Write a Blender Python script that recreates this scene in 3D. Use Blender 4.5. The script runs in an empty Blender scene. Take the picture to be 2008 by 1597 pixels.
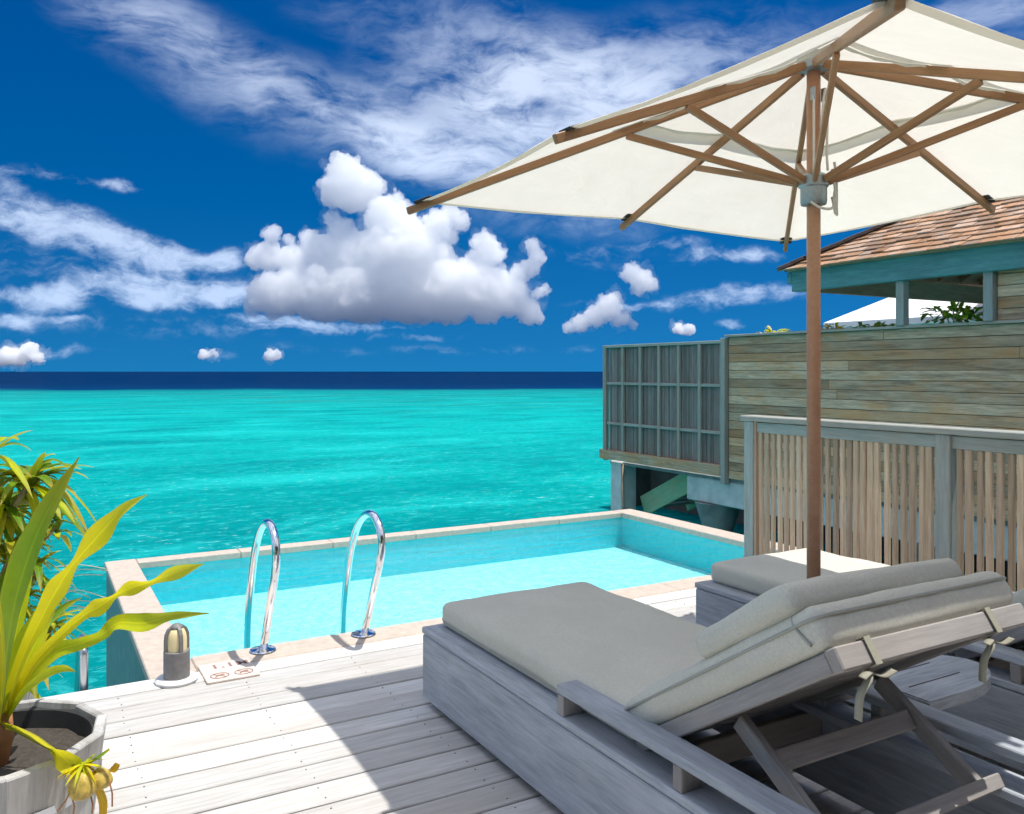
import bpy, bmesh, math, random
from mathutils import Vector, Matrix, noise as mnoise
R = math.radians
random.seed(7)
SC = bpy.context.scene
COL = SC.collection

# ---------------------------------------------------------------- camera
YAW = R(29.7)
FPX, CX, HY, EYE = 1652.0, 1004.0, 729.0, 1.5
cam_d = bpy.data.cameras.new('camera')
cam = bpy.data.objects.new('camera', cam_d)
COL.objects.link(cam)
cam_d.sensor_width = 36.0
cam_d.lens = FPX / 2008.0 * 36.0
cam_d.shift_y = (HY - 798.5) / 2008.0
cam_d.clip_start = 0.05
cam_d.clip_end = 120000.0
cam.location = (0, 0, EYE)
cam.rotation_euler = (R(90), 0, -YAW)
SC.camera = cam
RX, RY = Vector((math.cos(YAW), -math.sin(YAW), 0)), Vector((math.sin(YAW), math.cos(YAW), 0))

def P(px, py, d):                       # photo pixel + forward distance -> place in the world
    return Vector((0, 0, EYE)) + RX * ((px - CX) / FPX * d) + RY * d + Vector((0, 0, (HY - py) / FPX * d))

# ---------------------------------------------------------------- node helper
class NT:
    def __init__(s, tree):
        s.t = tree; s.n = tree.nodes; s.l = tree.links
    def new(s, kind, **kw):
        nd = s.n.new(kind)
        for k, v in kw.items(): setattr(nd, k, v)
        return nd
    def put(s, sock, v):
        if isinstance(v, bpy.types.NodeSocket): s.l.new(v, sock)
        elif v is not None:
            if hasattr(sock.default_value, '__len__') and not hasattr(v, '__len__'): v = (v,) * len(sock.default_value)
            if hasattr(sock.default_value, '__len__') and len(sock.default_value) == 4 and len(v) == 3: v = (*v, 1)
            sock.default_value = v
    def math(s, op, a, b=None, c=None, clamp=False):
        nd = s.new('ShaderNodeMath', operation=op, use_clamp=clamp)
        s.put(nd.inputs[0], a); s.put(nd.inputs[1], b)
        if c is not None: s.put(nd.inputs[2], c)
        return nd.outputs[0]
    def vmath(s, op, a, b=None, out=0):
        nd = s.new('ShaderNodeVectorMath', operation=op)
        s.put(nd.inputs[0], a)
        if b is not None: s.put(nd.inputs[1], b)
        return nd.outputs['Value' if op in ('DOT_PRODUCT', 'LENGTH', 'DISTANCE') else 'Vector']
    def mix(s, f, a, b, mode='MIX'):
        nd = s.new('ShaderNodeMix', data_type='RGBA', blend_type=mode)
        s.put(nd.inputs[0], f); s.put(nd.inputs[6], a); s.put(nd.inputs[7], b)
        return nd.outputs[2]
    def noise(s, vec, scale, detail=6, rough=0.6, dist=0.0, out=0):
        nd = s.new('ShaderNodeTexNoise')
        s.put(nd.inputs['Vector'], vec)
        nd.inputs['Scale'].default_value = scale; nd.inputs['Detail'].default_value = detail
        nd.inputs['Roughness'].default_value = rough; nd.inputs['Distortion'].default_value = dist
        return nd.outputs[out]
    def ramp(s, f, stops, interp='LINEAR'):
        nd = s.new('ShaderNodeValToRGB'); cr = nd.color_ramp; cr.interpolation = interp
        while len(cr.elements) < len(stops): cr.elements.new(0.5)
        for e, (p, c) in zip(cr.elements, stops):
            e.position = p
            e.color = (*c, 1) if hasattr(c, '__len__') else (c, c, c, 1)
        s.put(nd.inputs[0], f)
        return nd.outputs[0]
    def maprange(s, v, a, b, c=0.0, d=1.0, smooth=False):
        nd = s.new('ShaderNodeMapRange')
        if smooth: nd.interpolation_type = 'SMOOTHSTEP'
        s.put(nd.inputs[0], v)
        for i, x in enumerate((a, b, c, d)): nd.inputs[i + 1].default_value = x
        return nd.outputs[0]
    def mapping(s, vec, loc=(0, 0, 0), rot=(0, 0, 0), scale=(1, 1, 1)):
        nd = s.new('ShaderNodeMapping'); s.put(nd.inputs[0], vec)
        nd.inputs[1].default_value = loc; nd.inputs[2].default_value = rot; nd.inputs[3].default_value = scale
        return nd.outputs[0]
    def bump(s, h, strength=0.3, dist=0.01):
        nd = s.new('ShaderNodeBump'); nd.inputs['Strength'].default_value = strength
        nd.inputs['Distance'].default_value = dist; s.put(nd.inputs['Height'], h)
        return nd.outputs[0]

# ---------------------------------------------------------------- sky, sun, exposure
SUN = Vector((0.49, -0.30, 2.26)).normalized()
SUN_EL = math.asin(SUN.z)
SUN_AZ = math.atan2(SUN.x, SUN.y)
world = bpy.data.worlds.new('World'); SC.world = world; world.use_nodes = True
wt = NT(world.node_tree); wt.n.clear()
sky = wt.new('ShaderNodeTexSky', sky_type='NISHITA')
sky.sun_disc = False; sky.sun_elevation = SUN_EL; sky.sun_rotation = SUN_AZ
sky.altitude = 0; sky.air_density = 1.0; sky.dust_density = 0.0; sky.ozone_density = 2.5
tc = wt.new('ShaderNodeTexCoord')
D = wt.vmath('NORMALIZE', tc.outputs['Generated'])
hs = wt.new('ShaderNodeHueSaturation'); hs.inputs['Hue'].default_value = 0.492
hs.inputs['Saturation'].default_value = 1.5; hs.inputs['Value'].default_value = 0.555
wt.l.new(sky.outputs[0], hs.inputs['Color'])
sep = wt.new('ShaderNodeSeparateXYZ'); wt.l.new(D, sep.inputs[0])
# clear dry air: the deep blue holds almost down to the sea, so the pale band at the horizon is read from higher up
lift = wt.new('ShaderNodeCombineXYZ')
wt.l.new(sep.outputs[0], lift.inputs[0]); wt.l.new(sep.outputs[1], lift.inputs[1])
wt.put(lift.inputs[2], wt.math('ADD', wt.math('MULTIPLY', wt.math('ABSOLUTE', sep.outputs[2]), .84), .26))
wt.l.new(wt.vmath('NORMALIZE', lift.outputs[0]), sky.inputs['Vector'])
f_ = wt.vmath('DOT_PRODUCT', D, tuple(RY)); r_ = wt.vmath('DOT_PRODUCT', D, tuple(RX))
AZ = wt.math('ARCTAN2', r_, f_)
EL = wt.math('ARCSINE', sep.outputs[2])
ae = wt.new('ShaderNodeCombineXYZ'); wt.l.new(AZ, ae.inputs[0]); wt.l.new(EL, ae.inputs[1])
AE = ae.outputs[0]
def azel(px, py):
    U, V = (px - CX) / FPX, (HY - py) / FPX
    az = math.atan(U); return az, math.atan(V * math.cos(az))
# soft warp so that streaks curl
wv = wt.noise(AE, 5.0, 3, 0.5, out=1)
wv = wt.vmath('SCALE', wt.vmath('SUBTRACT', wv, (0.5, 0.5, 0.5)), None)
wt.n[-1].inputs['Scale'].default_value = 0.09
AEw = wt.vmath('ADD', AE, wv)
wv2 = wt.vmath('SCALE', wt.vmath('SUBTRACT', wt.noise(AE, 14.0, 4, 0.6, out=1), (0.5, 0.5, 0.5)), None)
wt.n[-1].inputs['Scale'].default_value = 0.035
AEs = wt.vmath('ADD', AE, wv2)
def blob(px, py, a, b, ang, gain, co=None):
    az, el = azel(px, py)
    m = wt.mapping(wt.vmath('SUBTRACT', co or AEw, (az, el, 0)), rot=(0, 0, R(ang)), scale=(1, 1, 1))
    m = wt.vmath('MULTIPLY', m, (FPX / a, FPX / b, 0))
    q = wt.vmath('LENGTH', m)
    return wt.math('MULTIPLY', wt.maprange(q, 0.15, 1.25, 1, 0, True), gain)
def total(lst):
    acc = lst[0]
    for b in lst[1:]: acc = wt.math('ADD', acc, b)
    return acc
# cirrus sheet: fibrous
mc = total([blob(420, 150, 300, 85, 26, .46), blob(700, 255, 300, 85, 22, .50), blob(1040, 215, 380, 150, 4, .95),
            blob(880, 330, 240, 70, 14, .6), blob(1280, 130, 380, 100, -6, .5), blob(880, 50, 320, 70, 5, .28),
            blob(330, 40, 170, 60, 10, .35), blob(1900, 50, 260, 60, -10, .55), blob(1120, 440, 260, 40, 6, .35)])
fib = wt.noise(wt.mapping(AEw, rot=(0, 0, R(22)), scale=(1.0, 3.6, 1)), 9.0, 10, 0.58, 0.25)
fib2 = wt.noise(wt.mapping(AEw, rot=(0, 0, R(12)), scale=(1.0, 2.0, 1)), 30.0, 8, 0.62, 0.4)
fib = wt.math('ADD', wt.math('MULTIPLY', fib, .62), wt.math('MULTIPLY', fib2, .38))
# the rest of the sky, out of the frame: dense cirrus added for fill light
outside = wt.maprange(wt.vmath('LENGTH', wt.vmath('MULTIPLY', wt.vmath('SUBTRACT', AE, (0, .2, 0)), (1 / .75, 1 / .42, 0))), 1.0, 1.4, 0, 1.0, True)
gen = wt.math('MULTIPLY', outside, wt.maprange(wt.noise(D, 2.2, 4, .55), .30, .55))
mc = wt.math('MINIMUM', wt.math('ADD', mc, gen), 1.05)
cir = wt.math('MULTIPLY', mc, wt.maprange(wt.math('ADD', fib, wt.math('MULTIPLY', mc, .16)), .40, .74, 0, 1, True))
# low broken bank on the left
bank = [(80, 425, 170, 38, 10, .9), (230, 480, 190, 36, 9, .95), (360, 505, 110, 26, 4, .6), (30, 585, 110, 20, 0, .5), (110, 590, 70, 26, 0, .85),
        (290, 560, 110, 34, 0, .85), (340, 585, 140, 26, 0, .6), (470, 575, 120, 26, 0, .75), (20, 625, 60, 16, 0, .7), (560, 625, 130, 13, 2, .85), (640, 640, 200, 10, 0, .5),
        (120, 350, 130, 16, 4, .35), (240, 362, 40, 14, 0, .5), (5, 350, 40, 20, 20, .7), (450, 505, 45, 26, 0, .6), (420, 690, 60, 10, 0, .3), (120, 630, 40, 7, 0, .5), (820, 660, 120, 9, 0, .35),
        (1440, 500, 130, 20, -2, .6), (1440, 585, 200, 26, -6, .8), (1210, 600, 120, 9, 0, .5), (1430, 637, 30, 8, 0, .6), (1320, 480, 90, 12, 0, .4), (300, 640, 480, 26, 0, .30), (900, 685, 600, 14, 0, .24), (180, 540, 330, 60, 4, .32), (1150, 500, 260, 40, 0, .25), (60, 690, 160, 18, 0, .4)]
ml = total([blob(*b, AEs) for b in bank])
puf = wt.noise(wt.mapping(AEs, scale=(1, 1.9, 1)), 26.0, 10, 0.62, 0.1)
low = wt.maprange(wt.math('ADD', puf, wt.math('MULTIPLY', ml, .30)), .50, .98, 0, .66, True)
low = wt.math('MULTIPLY', low, wt.maprange(ml, .0, .55, 0, 1, True))
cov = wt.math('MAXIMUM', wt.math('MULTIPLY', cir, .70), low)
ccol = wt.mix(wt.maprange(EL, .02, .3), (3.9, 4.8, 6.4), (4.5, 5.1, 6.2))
ccol = wt.mix(wt.maprange(EL, .45, 1.1), ccol, (9.5, 9.7, 10.2))  # unseen clouds overhead brightened to raise the fill light
blue = wt.mix(1.0, hs.outputs[0], wt.mix(wt.maprange(EL, .0, .36), (.30, .74, .86), (.9, .56, .80)), 'MULTIPLY')
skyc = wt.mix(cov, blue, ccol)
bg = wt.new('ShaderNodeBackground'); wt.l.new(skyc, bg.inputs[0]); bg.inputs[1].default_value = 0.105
wo = wt.new('ShaderNodeOutputWorld'); wt.l.new(bg.outputs[0], wo.inputs[0])

world.cycles.sampling_method = 'MANUAL'; world.cycles.sample_map_resolution = 256
sun_d = bpy.data.lights.new('sun', 'SUN'); sun_d.energy = 2.5; sun_d.angle = R(0.53); sun_d.color = (1.0, 0.965, 0.90)
sun = bpy.data.objects.new('sun', sun_d); COL.objects.link(sun)
sun.rotation_euler = SUN.to_track_quat('Z', 'Y').to_euler()
SC.view_settings.view_transform = 'Standard'; SC.view_settings.look = 'None'
SC.view_settings.exposure = 0.97; SC.view_settings.gamma = 1.0; SC.view_settings.use_curve_mapping = False
SC.render.engine = 'CYCLES'
SC.cycles.use_denoising = True
SC.cycles.use_adaptive_sampling = True; SC.cycles.adaptive_threshold = 0.03; SC.cycles.adaptive_min_samples = 16
SC.cycles.max_bounces = 28; SC.cycles.diffuse_bounces = 4; SC.cycles.glossy_bounces = 4; SC.cycles.transparent_max_bounces = 12
SC.cycles.volume_bounces = 28
SC.cycles.sample_clamp_indirect = 6.0

# ---------------------------------------------------------------- object helpers
def tag(o, label=None, cat=None, group=None, kind=None):
    if label: o['label'] = label
    if cat: o['category'] = cat
    if group: o['group'] = group
    if kind: o['kind'] = kind
    return o
def empty(name, loc=(0, 0, 0), rz=0.0):
    o = bpy.data.objects.new(name, None); COL.objects.link(o)
    o.empty_display_size = 0.1; o.location = loc; o.rotation_euler = (0, 0, rz)
    return o
def thing(name, label, cat, loc=(0, 0, 0), rz=0.0, group=None):
    return tag(empty(name, loc, rz), label, cat, group)
def obj(name, me, mat=None, parent=None, loc=(0, 0, 0), rot=None):
    o = bpy.data.objects.new(name, me); COL.objects.link(o)
    if mat is not None and not me.materials: me.materials.append(mat)
    o.parent = parent; o.location = loc
    if rot is not None: o.rotation_euler = rot
    return o
def mesh(name, verts, faces, smooth=False):
    me = bpy.data.meshes.new(name); me.from_pydata([tuple(v) for v in verts], [], faces); me.update()
    if smooth: me.polygons.foreach_set('use_smooth', [True] * len(me.polygons))
    return me
def from_bm(name, bm, smooth=False):
    bmesh.ops.recalc_face_normals(bm, faces=bm.faces)
    me = bpy.data.meshes.new(name); bm.to_mesh(me); bm.free()
    if smooth: me.polygons.foreach_set('use_smooth', [True] * len(me.polygons))
    return me
def copy_tree(o, parent=None):
    c = o.copy(); COL.objects.link(c); c.parent = parent
    for ch in list(o.children): copy_tree(ch, c)
    return c
def box_geo(sx, sy, sz, b):
    X, Y, Z = sx / 2, sy / 2, sz / 2; b = min(b, X * .6, Y * .6, Z * .6)
    V, idx = [], {}
    for a in (-1, 1):
        for c in (-1, 1):
            for e in (-1, 1):
                for k, v in enumerate(((a * X, c * (Y - b), e * (Z - b)), (a * (X - b), c * Y, e * (Z - b)), (a * (X - b), c * (Y - b), e * Z))):
                    idx[(a, c, e, k)] = len(V); V.append(Vector(v))
    F = []
    for k in range(3):
        o1, o2 = [(1, 2), (0, 2), (0, 1)][k]
        for s in (-1, 1):
            q = []
            for (m, n) in ((-1, -1), (1, -1), (1, 1), (-1, 1)):
                t = [0, 0, 0]; t[k] = s; t[o1] = m; t[o2] = n; q.append(idx[(*t, k)])
            F.append(q)
            for s2 in (-1, 1):                                    # edge between face k and face o1
                pass
    for k in range(3):
        o1, o2 = [(1, 2), (0, 2), (0, 1)][k]                      # edges that run along axis k
        for m in (-1, 1):
            for n in (-1, 1):
                t0 = [0, 0, 0]; t0[k] = -1; t0[o1] = m; t0[o2] = n
                t1 = list(t0); t1[k] = 1
                F.append([idx[(*t0, o1)], idx[(*t1, o1)], idx[(*t1, o2)], idx[(*t0, o2)]])
    for a in (-1, 1):
        for c in (-1, 1):
            for e in (-1, 1): F.append([idx[(a, c, e, k)] for k in range(3)])
    out = []
    for f in F:
        n = (V[f[1]] - V[f[0]]).cross(V[f[2]] - V[f[0]])
        ctr = sum((V[i] for i in f), Vector()) / len(f)
        out.append(f if n.dot(ctr) > 0 else f[::-1])
    return V, out
_cache = {}
def box_mesh(sx, sy, sz, b, mat):
    key = (round(sx, 3), round(sy, 3), round(sz, 3), round(b, 4), mat.name)
    if key not in _cache:
        me = mesh('board', *box_geo(*key[:4])); me.materials.append(mat); _cache[key] = me
    return _cache[key]
def bar(name, p0, p1, w, h, mat, parent, up=(0, 0, 1), b=0.004):
    """board from p0 to p1 (its centre line): w across, h along 'up'. Local x runs along the board."""
    p0, p1 = Vector(p0), Vector(p1); d = p1 - p0; L = d.length; x = d / L
    u = Vector(up); y = u.cross(x)
    if y.length < 1e-5: y = Vector((0, 1, 0)).cross(x)
    y.normalize(); z = x.cross(y)
    o = obj(name, box_mesh(L, w, h, b, mat), None, parent)
    M = Matrix((x, y, z)).transposed().to_4x4(); M.translation = (p0 + p1) / 2
    o.matrix_local = M
    return o
def block(name, lo, hi, mat, parent, b=0.004):
    """axis-aligned block lo..hi; local x follows its longest horizontal side"""
    lo, hi = Vector(lo), Vector(hi); s = hi - lo; c = (lo + hi) / 2
    if s.x >= s.y and s.x >= s.z * .8: return bar(name, (lo.x, c.y, c.z), (hi.x, c.y, c.z), s.y, s.z, mat, parent, b=b)
    if s.y >= s.z * .8: return bar(name, (c.x, lo.y, c.z), (c.x, hi.y, c.z), s.x, s.z, mat, parent, b=b)
    return bar(name, (c.x, c.y, lo.z), (c.x, c.y, hi.z), s.x, s.y, mat, parent, up=(0, 1, 0), b=b)
def catmull(pts, n=8):
    pts = [Vector(p) for p in pts]; out = []
    for i in range(len(pts) - 1):
        p0 = pts[max(i - 1, 0)]; p1, p2 = pts[i], pts[i + 1]; p3 = pts[min(i + 2, len(pts) - 1)]
        for k in range(n):
            t = k / n
            out.append(.5 * ((2 * p1) + (p2 - p0) * t + (2 * p0 - 5 * p1 + 4 * p2 - p3) * t * t + (3 * p1 - p0 - 3 * p2 + p3) * t ** 3))
    out.append(pts[-1]); return out
def tube_geo(path, rad, seg=10):
    path = [Vector(p) for p in path]; n = len(path)
    rads = rad if hasattr(rad, '__len__') else [rad] * n
    V, F = [], []; prev = None
    for i, p in enumerate(path):
        t = (path[min(i + 1, n - 1)] - path[max(i - 1, 0)]).normalized()
        if prev is None: u = t.orthogonal().normalized()
        else: u = (prev - t * prev.dot(t)); u = u.normalized() if u.length > 1e-6 else t.orthogonal().normalized()
        prev = u; v = t.cross(u)
        for k in range(seg):
            a = 2 * math.pi * k / seg; V.append(p + (u * math.cos(a) + v * math.sin(a)) * rads[i])
    for i in range(n - 1):
        for k in range(seg):
            k2 = (k + 1) % seg; F.append([i * seg + k, i * seg + k2, (i + 1) * seg + k2, (i + 1) * seg + k])
    F.append(list(range(seg))[::-1]); F.append([(n - 1) * seg + k for k in range(seg)])
    return V, F
def tube(name, path, rad, mat, parent=None, seg=10):
    return obj(name, mesh(name, *tube_geo(path, rad, seg), smooth=True), mat, parent)
def lathe(name, prof, mat, parent=None, loc=(0, 0, 0), seg=24, smooth=True):
    V, F = [], []; n = len(prof)
    for (r, z) in prof:
        for k in range(seg):
            a = 2 * math.pi * k / seg; V.append((r * math.cos(a), r * math.sin(a), z))
    for i in range(n - 1):
        for k in range(seg):
            k2 = (k + 1) % seg; F.append([i * seg + k, i * seg + k2, (i + 1) * seg + k2, (i + 1) * seg + k])
    if prof[0][0] > 1e-4: F.append(list(range(seg))[::-1])
    if prof[-1][0] > 1e-4: F.append([(n - 1) * seg + k for k in range(seg)])
    me = mesh(name, V, F, smooth)
    if smooth:
        try: me.set_sharp_from_angle(angle=R(40))
        except Exception: pass
    return obj(name, me, mat, parent, loc)

# ---------------------------------------------------------------- materials
def mat_new(name):
    m = bpy.data.materials.new(name); m.use_nodes = True
    t = NT(m.node_tree); bs = t.n['Principled BSDF']
    return m, t, bs
def plain(name, col, rough=.6, metal=0.0, var=0.0, scale=20, bump=0.0, spec=.5):
    m, t, bs = mat_new(name)
    tcn = t.new('ShaderNodeTexCoord')
    if var or bump:
        n = t.noise(tcn.outputs['Object'], scale, 6, .6)
        c = t.mix(t.maprange(n, .25, .75), tuple(x * (1 - var) for x in col), tuple(min(x * (1 + var), 1) for x in col))
        t.put(bs.inputs['Base Color'], c)
        if bump: t.put(bs.inputs['Normal'], t.bump(n, bump, .004))
    else: t.put(bs.inputs['Base Color'], col)
    bs.inputs['Roughness'].default_value = rough; bs.inputs['Metallic'].default_value = metal
    bs.inputs['Specular IOR Level'].default_value = spec
    return m
def wood(name, dark, light, stain=None, rough=.75, grain=14, var=.18, bump=.25, stain_amt=.5, spec=.25, streak=0.0, streak_col=(.08, .06, .045)):
    m, t, bs = mat_new(name)
    tcn = t.new('ShaderNodeTexCoord'); oi = t.new('ShaderNodeObjectInfo')
    off = t.vmath('SCALE', (1, 1, 1)); t.n[-1].inputs['Scale'].default_value = 1
    off = t.math('MULTIPLY', oi.outputs['Random'], 37.0)
    cx = t.new('ShaderNodeCombineXYZ'); t.l.new(off, cx.inputs[0]); t.l.new(off, cx.inputs[1]); t.l.new(off, cx.inputs[2])
    v = t.vmath('ADD', tcn.outputs['Object'], cx.outputs[0])
    g1 = t.noise(t.mapping(v, scale=(1.1, grain, grain)), 3.0, 9, .68, .4)
    g2 = t.noise(t.mapping(v, scale=(2.5, grain * 5, grain * 5)), 3.0, 4, .6)
    blot = t.noise(t.mapping(v, scale=(1.0, 2.2, 2.2)), 2.2, 5, .6)
    gg = t.math('ADD', t.math('MULTIPLY', g1, .65), t.math('MULTIPLY', g2, .35))
    c = t.mix(t.maprange(gg, .30, .68), dark, light)
    if stain:
        c = t.mix(t.math('MULTIPLY', t.maprange(blot, .45, .72), stain_amt), c, stain)
        r2 = t.math('FRACT', t.math('MULTIPLY', oi.outputs['Random'], 7.31))
        c = t.mix(t.math('MULTIPLY', t.maprange(r2, .55, 1.0), stain_amt * .7), c, stain)
    if streak:
        st = t.noise(t.mapping(v, loc=(3, 7, 1), scale=(.55, 9, 9)), 2.0, 7, .7, .5)
        c = t.mix(t.math('MULTIPLY', t.maprange(st, .52, .70), streak), c, streak_col)
        st2 = t.noise(t.mapping(v, loc=(13, 2, 5), scale=(.45, 6, 6)), 2.0, 5, .65, .5)
        c = t.mix(t.math('MULTIPLY', t.maprange(st2, .55, .75), streak * .6), c, (.34, .46, .40))
    hsv = t.new('ShaderNodeHueSaturation'); t.put(hsv.inputs['Color'], c)
    t.put(hsv.inputs['Value'], t.maprange(t.math('FRACT', t.math('MULTIPLY', oi.outputs['Random'], 13.7)), 0, 1, 1 - var, 1 + var))
    t.put(bs.inputs['Base Color'], hsv.outputs[0])
    bs.inputs['Roughness'].default_value = rough; bs.inputs['Specular IOR Level'].default_value = spec
    t.put(bs.inputs['Normal'], t.bump(gg, bump, .003))
    return m
M = {}
M['deck'] = wood('deck_wood', (.39, .375, .355), (.69, .675, .65), (.46, .40, .35), var=.15, stain_amt=.38)
M['deck_edge'] = wood('deck_joist_wood', (.16, .15, .14), (.28, .26, .24))
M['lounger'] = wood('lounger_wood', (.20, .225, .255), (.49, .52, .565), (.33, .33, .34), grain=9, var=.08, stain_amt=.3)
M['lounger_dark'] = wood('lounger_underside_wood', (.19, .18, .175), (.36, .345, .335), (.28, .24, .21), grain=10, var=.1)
M['teak'] = wood('umbrella_wood', (.235, .115, .05), (.42, .225, .105), None, rough=.5, grain=10, var=.08, bump=.1, spec=.4)
M['pole'] = wood('umbrella_pole_wood', (.40, .19, .10), (.52, .275, .16), None, rough=.42, grain=7, var=.04, bump=.05, spec=.4)
M['slat'] = wood('fence_slat_wood', (.34, .235, .15), (.66, .505, .355), (.42, .32, .25), grain=16, var=.28, stain_amt=.4)
M['fence'] = wood('fence_frame_wood', (.22, .25, .23), (.42, .46, .44), (.34, .28, .22), grain=12, var=.08, stain_amt=.5)
M['cladding'] = wood('cladding_wood', (.28, .19, .115), (.82, .62, .42), (.64, .33, .14), grain=11, var=.34, stain_amt=.9, streak=.6)
M['frame_grey'] = wood('screen_frame_wood', (.26, .27, .23), (.48, .48, .42), (.42, .29, .18), grain=10, var=.1, stain_amt=.35)
M['beam'] = wood('eave_beam_wood', (.07, .25, .25), (.19, .46, .45), (.09, .16, .18), grain=9, var=.06, stain_amt=.5)
M['rafter'] = wood('rafter_wood', (.34, .19, .11), (.55, .34, .21), None, grain=9, var=.12)
M['shingle'] = wood('roof_shingle_wood', (.24, .115, .055), (.47, .265, .145), (.43, .35, .29), grain=10, var=.34, stain_amt=.75)
M['hipcap'] = wood('hip_cap_wood', (.10, .075, .06), (.20, .15, .13), None, grain=9, var=.2)
M['planter'] = wood('planter_wood', (.34, .33, .32), (.66, .65, .63), (.27, .25, .22), grain=6, var=.22, stain_amt=.6, streak=.5)
M['stone'] = plain('coping_stone', (.50, .42, .35), .7, var=.16, scale=26, bump=.15)
M['tile_out'] = plain('pool_outer_wall_stone', (.17, .205, .205), .5, var=.3, scale=9, bump=.2)
M['chrome'] = plain('polished_steel', (.82, .83, .86), .10, 1.0)
M['steel'] = plain('brushed_steel', (.55, .57, .60), .3, 1.0)
M['castmetal'] = plain('cast_aluminium', (.33, .37, .38), .42, .75, var=.12, scale=60)
M['bollard'] = plain('bollard_casing', (.20, .19, .185), .6, .1, var=.18, scale=40, bump=.1)
M['bollard_base'] = plain('bollard_base_plate', (.66, .66, .66), .5, var=.06)
M['diffuser'] = plain('bollard_diffuser', (.80, .66, .36), .35)
M['plate'] = plain('sign_plate_stone', (.66, .57, .50), .6, var=.1, scale=40)
M['ink'] = plain('sign_ink', (.30, .17, .14), .7)
M['cushion_line'] = plain('cushion_piping', (.36, .355, .31), .9)
M['rope'] = plain('rope', (.66, .62, .54), .85, var=.12, scale=90)
M['dark'] = plain('gap_shadow', (.05, .05, .05), .9)
M['concrete'] = plain('concrete', (.56, .58, .56), .85, var=.22, scale=5, bump=.25)
M['concrete_wet'] = plain('concrete_wet', (.22, .23, .22), .6, var=.35, scale=4, bump=.25)
M['greenboard'] = wood('stair_stringer_wood', (.20, .40, .24), (.38, .58, .36), (.52, .38, .18), grain=4, var=.05, stain_amt=.7)
M['hull'] = plain('dark_wall_boards', (.07, .065, .055), .8, var=.35, scale=3, bump=.2)
M['soil'] = plain('potting_soil', (.055, .045, .035), .95, var=.5, scale=60, bump=.8)
M['liner'] = plain('planter_liner', (.025, .025, .024), .6, var=.3)
M['stem'] = plain('plant_stem', (.36, .16, .06), .7, var=.35, scale=14, bump=.3)
M['cane'] = plain('plant_cane', (.33, .27, .16), .8, var=.3, scale=30, bump=.3)
M['twig'] = plain('dry_twig', (.60, .55, .42), .8)
M['bulb'] = plain('seed_bulb', (.50, .36, .07), .5, var=.5, scale=55, bump=.5)
M['screw'] = plain('screw_head', (.22, .21, .20), .5, .6)
M['tie'] = plain('cushion_tie', (.30, .285, .22), .9, var=.1, scale=120)

def fabric(name, col, var=.05, weave=900, bump=.12):
    m, t, bs = mat_new(name)
    tcn = t.new('ShaderNodeTexCoord')
    n = t.noise(tcn.outputs['Object'], weave * .35, 3, .7)
    big = t.noise(tcn.outputs['Object'], 5, 4, .55)
    mid = t.noise(tcn.outputs['Object'], 110, 5, .7)
    f = t.math('ADD', t.math('MULTIPLY', n, .5), t.math('MULTIPLY', mid, .5))
    c = t.mix(t.maprange(f, .3, .7), tuple(x * (1 - var * 2) for x in col), tuple(x * (1 + var * 1.4) for x in col))
    c = t.mix(t.maprange(big, .3, .7, 0, .5), c, tuple(x * (1 - var * 1.5) for x in col))
    t.put(bs.inputs['Base Color'], c); bs.inputs['Roughness'].default_value = .92
    bs.inputs['Specular IOR Level'].default_value = .15
    h = t.math('ADD', t.math('MULTIPLY', n, .35), t.math('ADD', t.math('MULTIPLY', big, 3.0), t.math('MULTIPLY', mid, .5)))
    t.put(bs.inputs['Normal'], t.bump(h, .3, .005))
    return m
M['cushion'] = fabric('cushion_fabric', (.61, .59, .505), var=.12)
def canvas():
    m, t, bs = mat_new('umbrella_canvas')
    t.n.remove(bs)
    tcn = t.new('ShaderNodeTexCoord')
    n = t.noise(tcn.outputs['Object'], 3.0, 5, .6)
    c = t.mix(t.maprange(n, .3, .7), (.66, .615, .52), (.73, .69, .60))
    d = t.new('ShaderNodeBsdfDiffuse'); t.put(d.inputs[0], c)
    tr = t.new('ShaderNodeBsdfTranslucent'); t.put(tr.inputs[0], t.mix(.5, c, (.84, .81, .73)))
    wr = t.noise(t.mapping(tcn.outputs['Object'], scale=(1, 1, 1)), 5.0, 4, .55, .6)
    b = t.bump(wr, .35, .03); t.put(d.inputs['Normal'], b); t.put(tr.inputs['Normal'], b)
    mx = t.new('ShaderNodeMixShader'); mx.inputs[0].default_value = .52
    t.l.new(d.outputs[0], mx.inputs[1]); t.l.new(tr.outputs[0], mx.inputs[2])
    t.l.new(mx.outputs[0], t.n['Material Output'].inputs[0])
    return m
M['canvas'] = canvas()
M['white_canvas'] = plain('white_parasol_canvas', (.86, .86, .85), .9, var=.03, scale=6)
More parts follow.
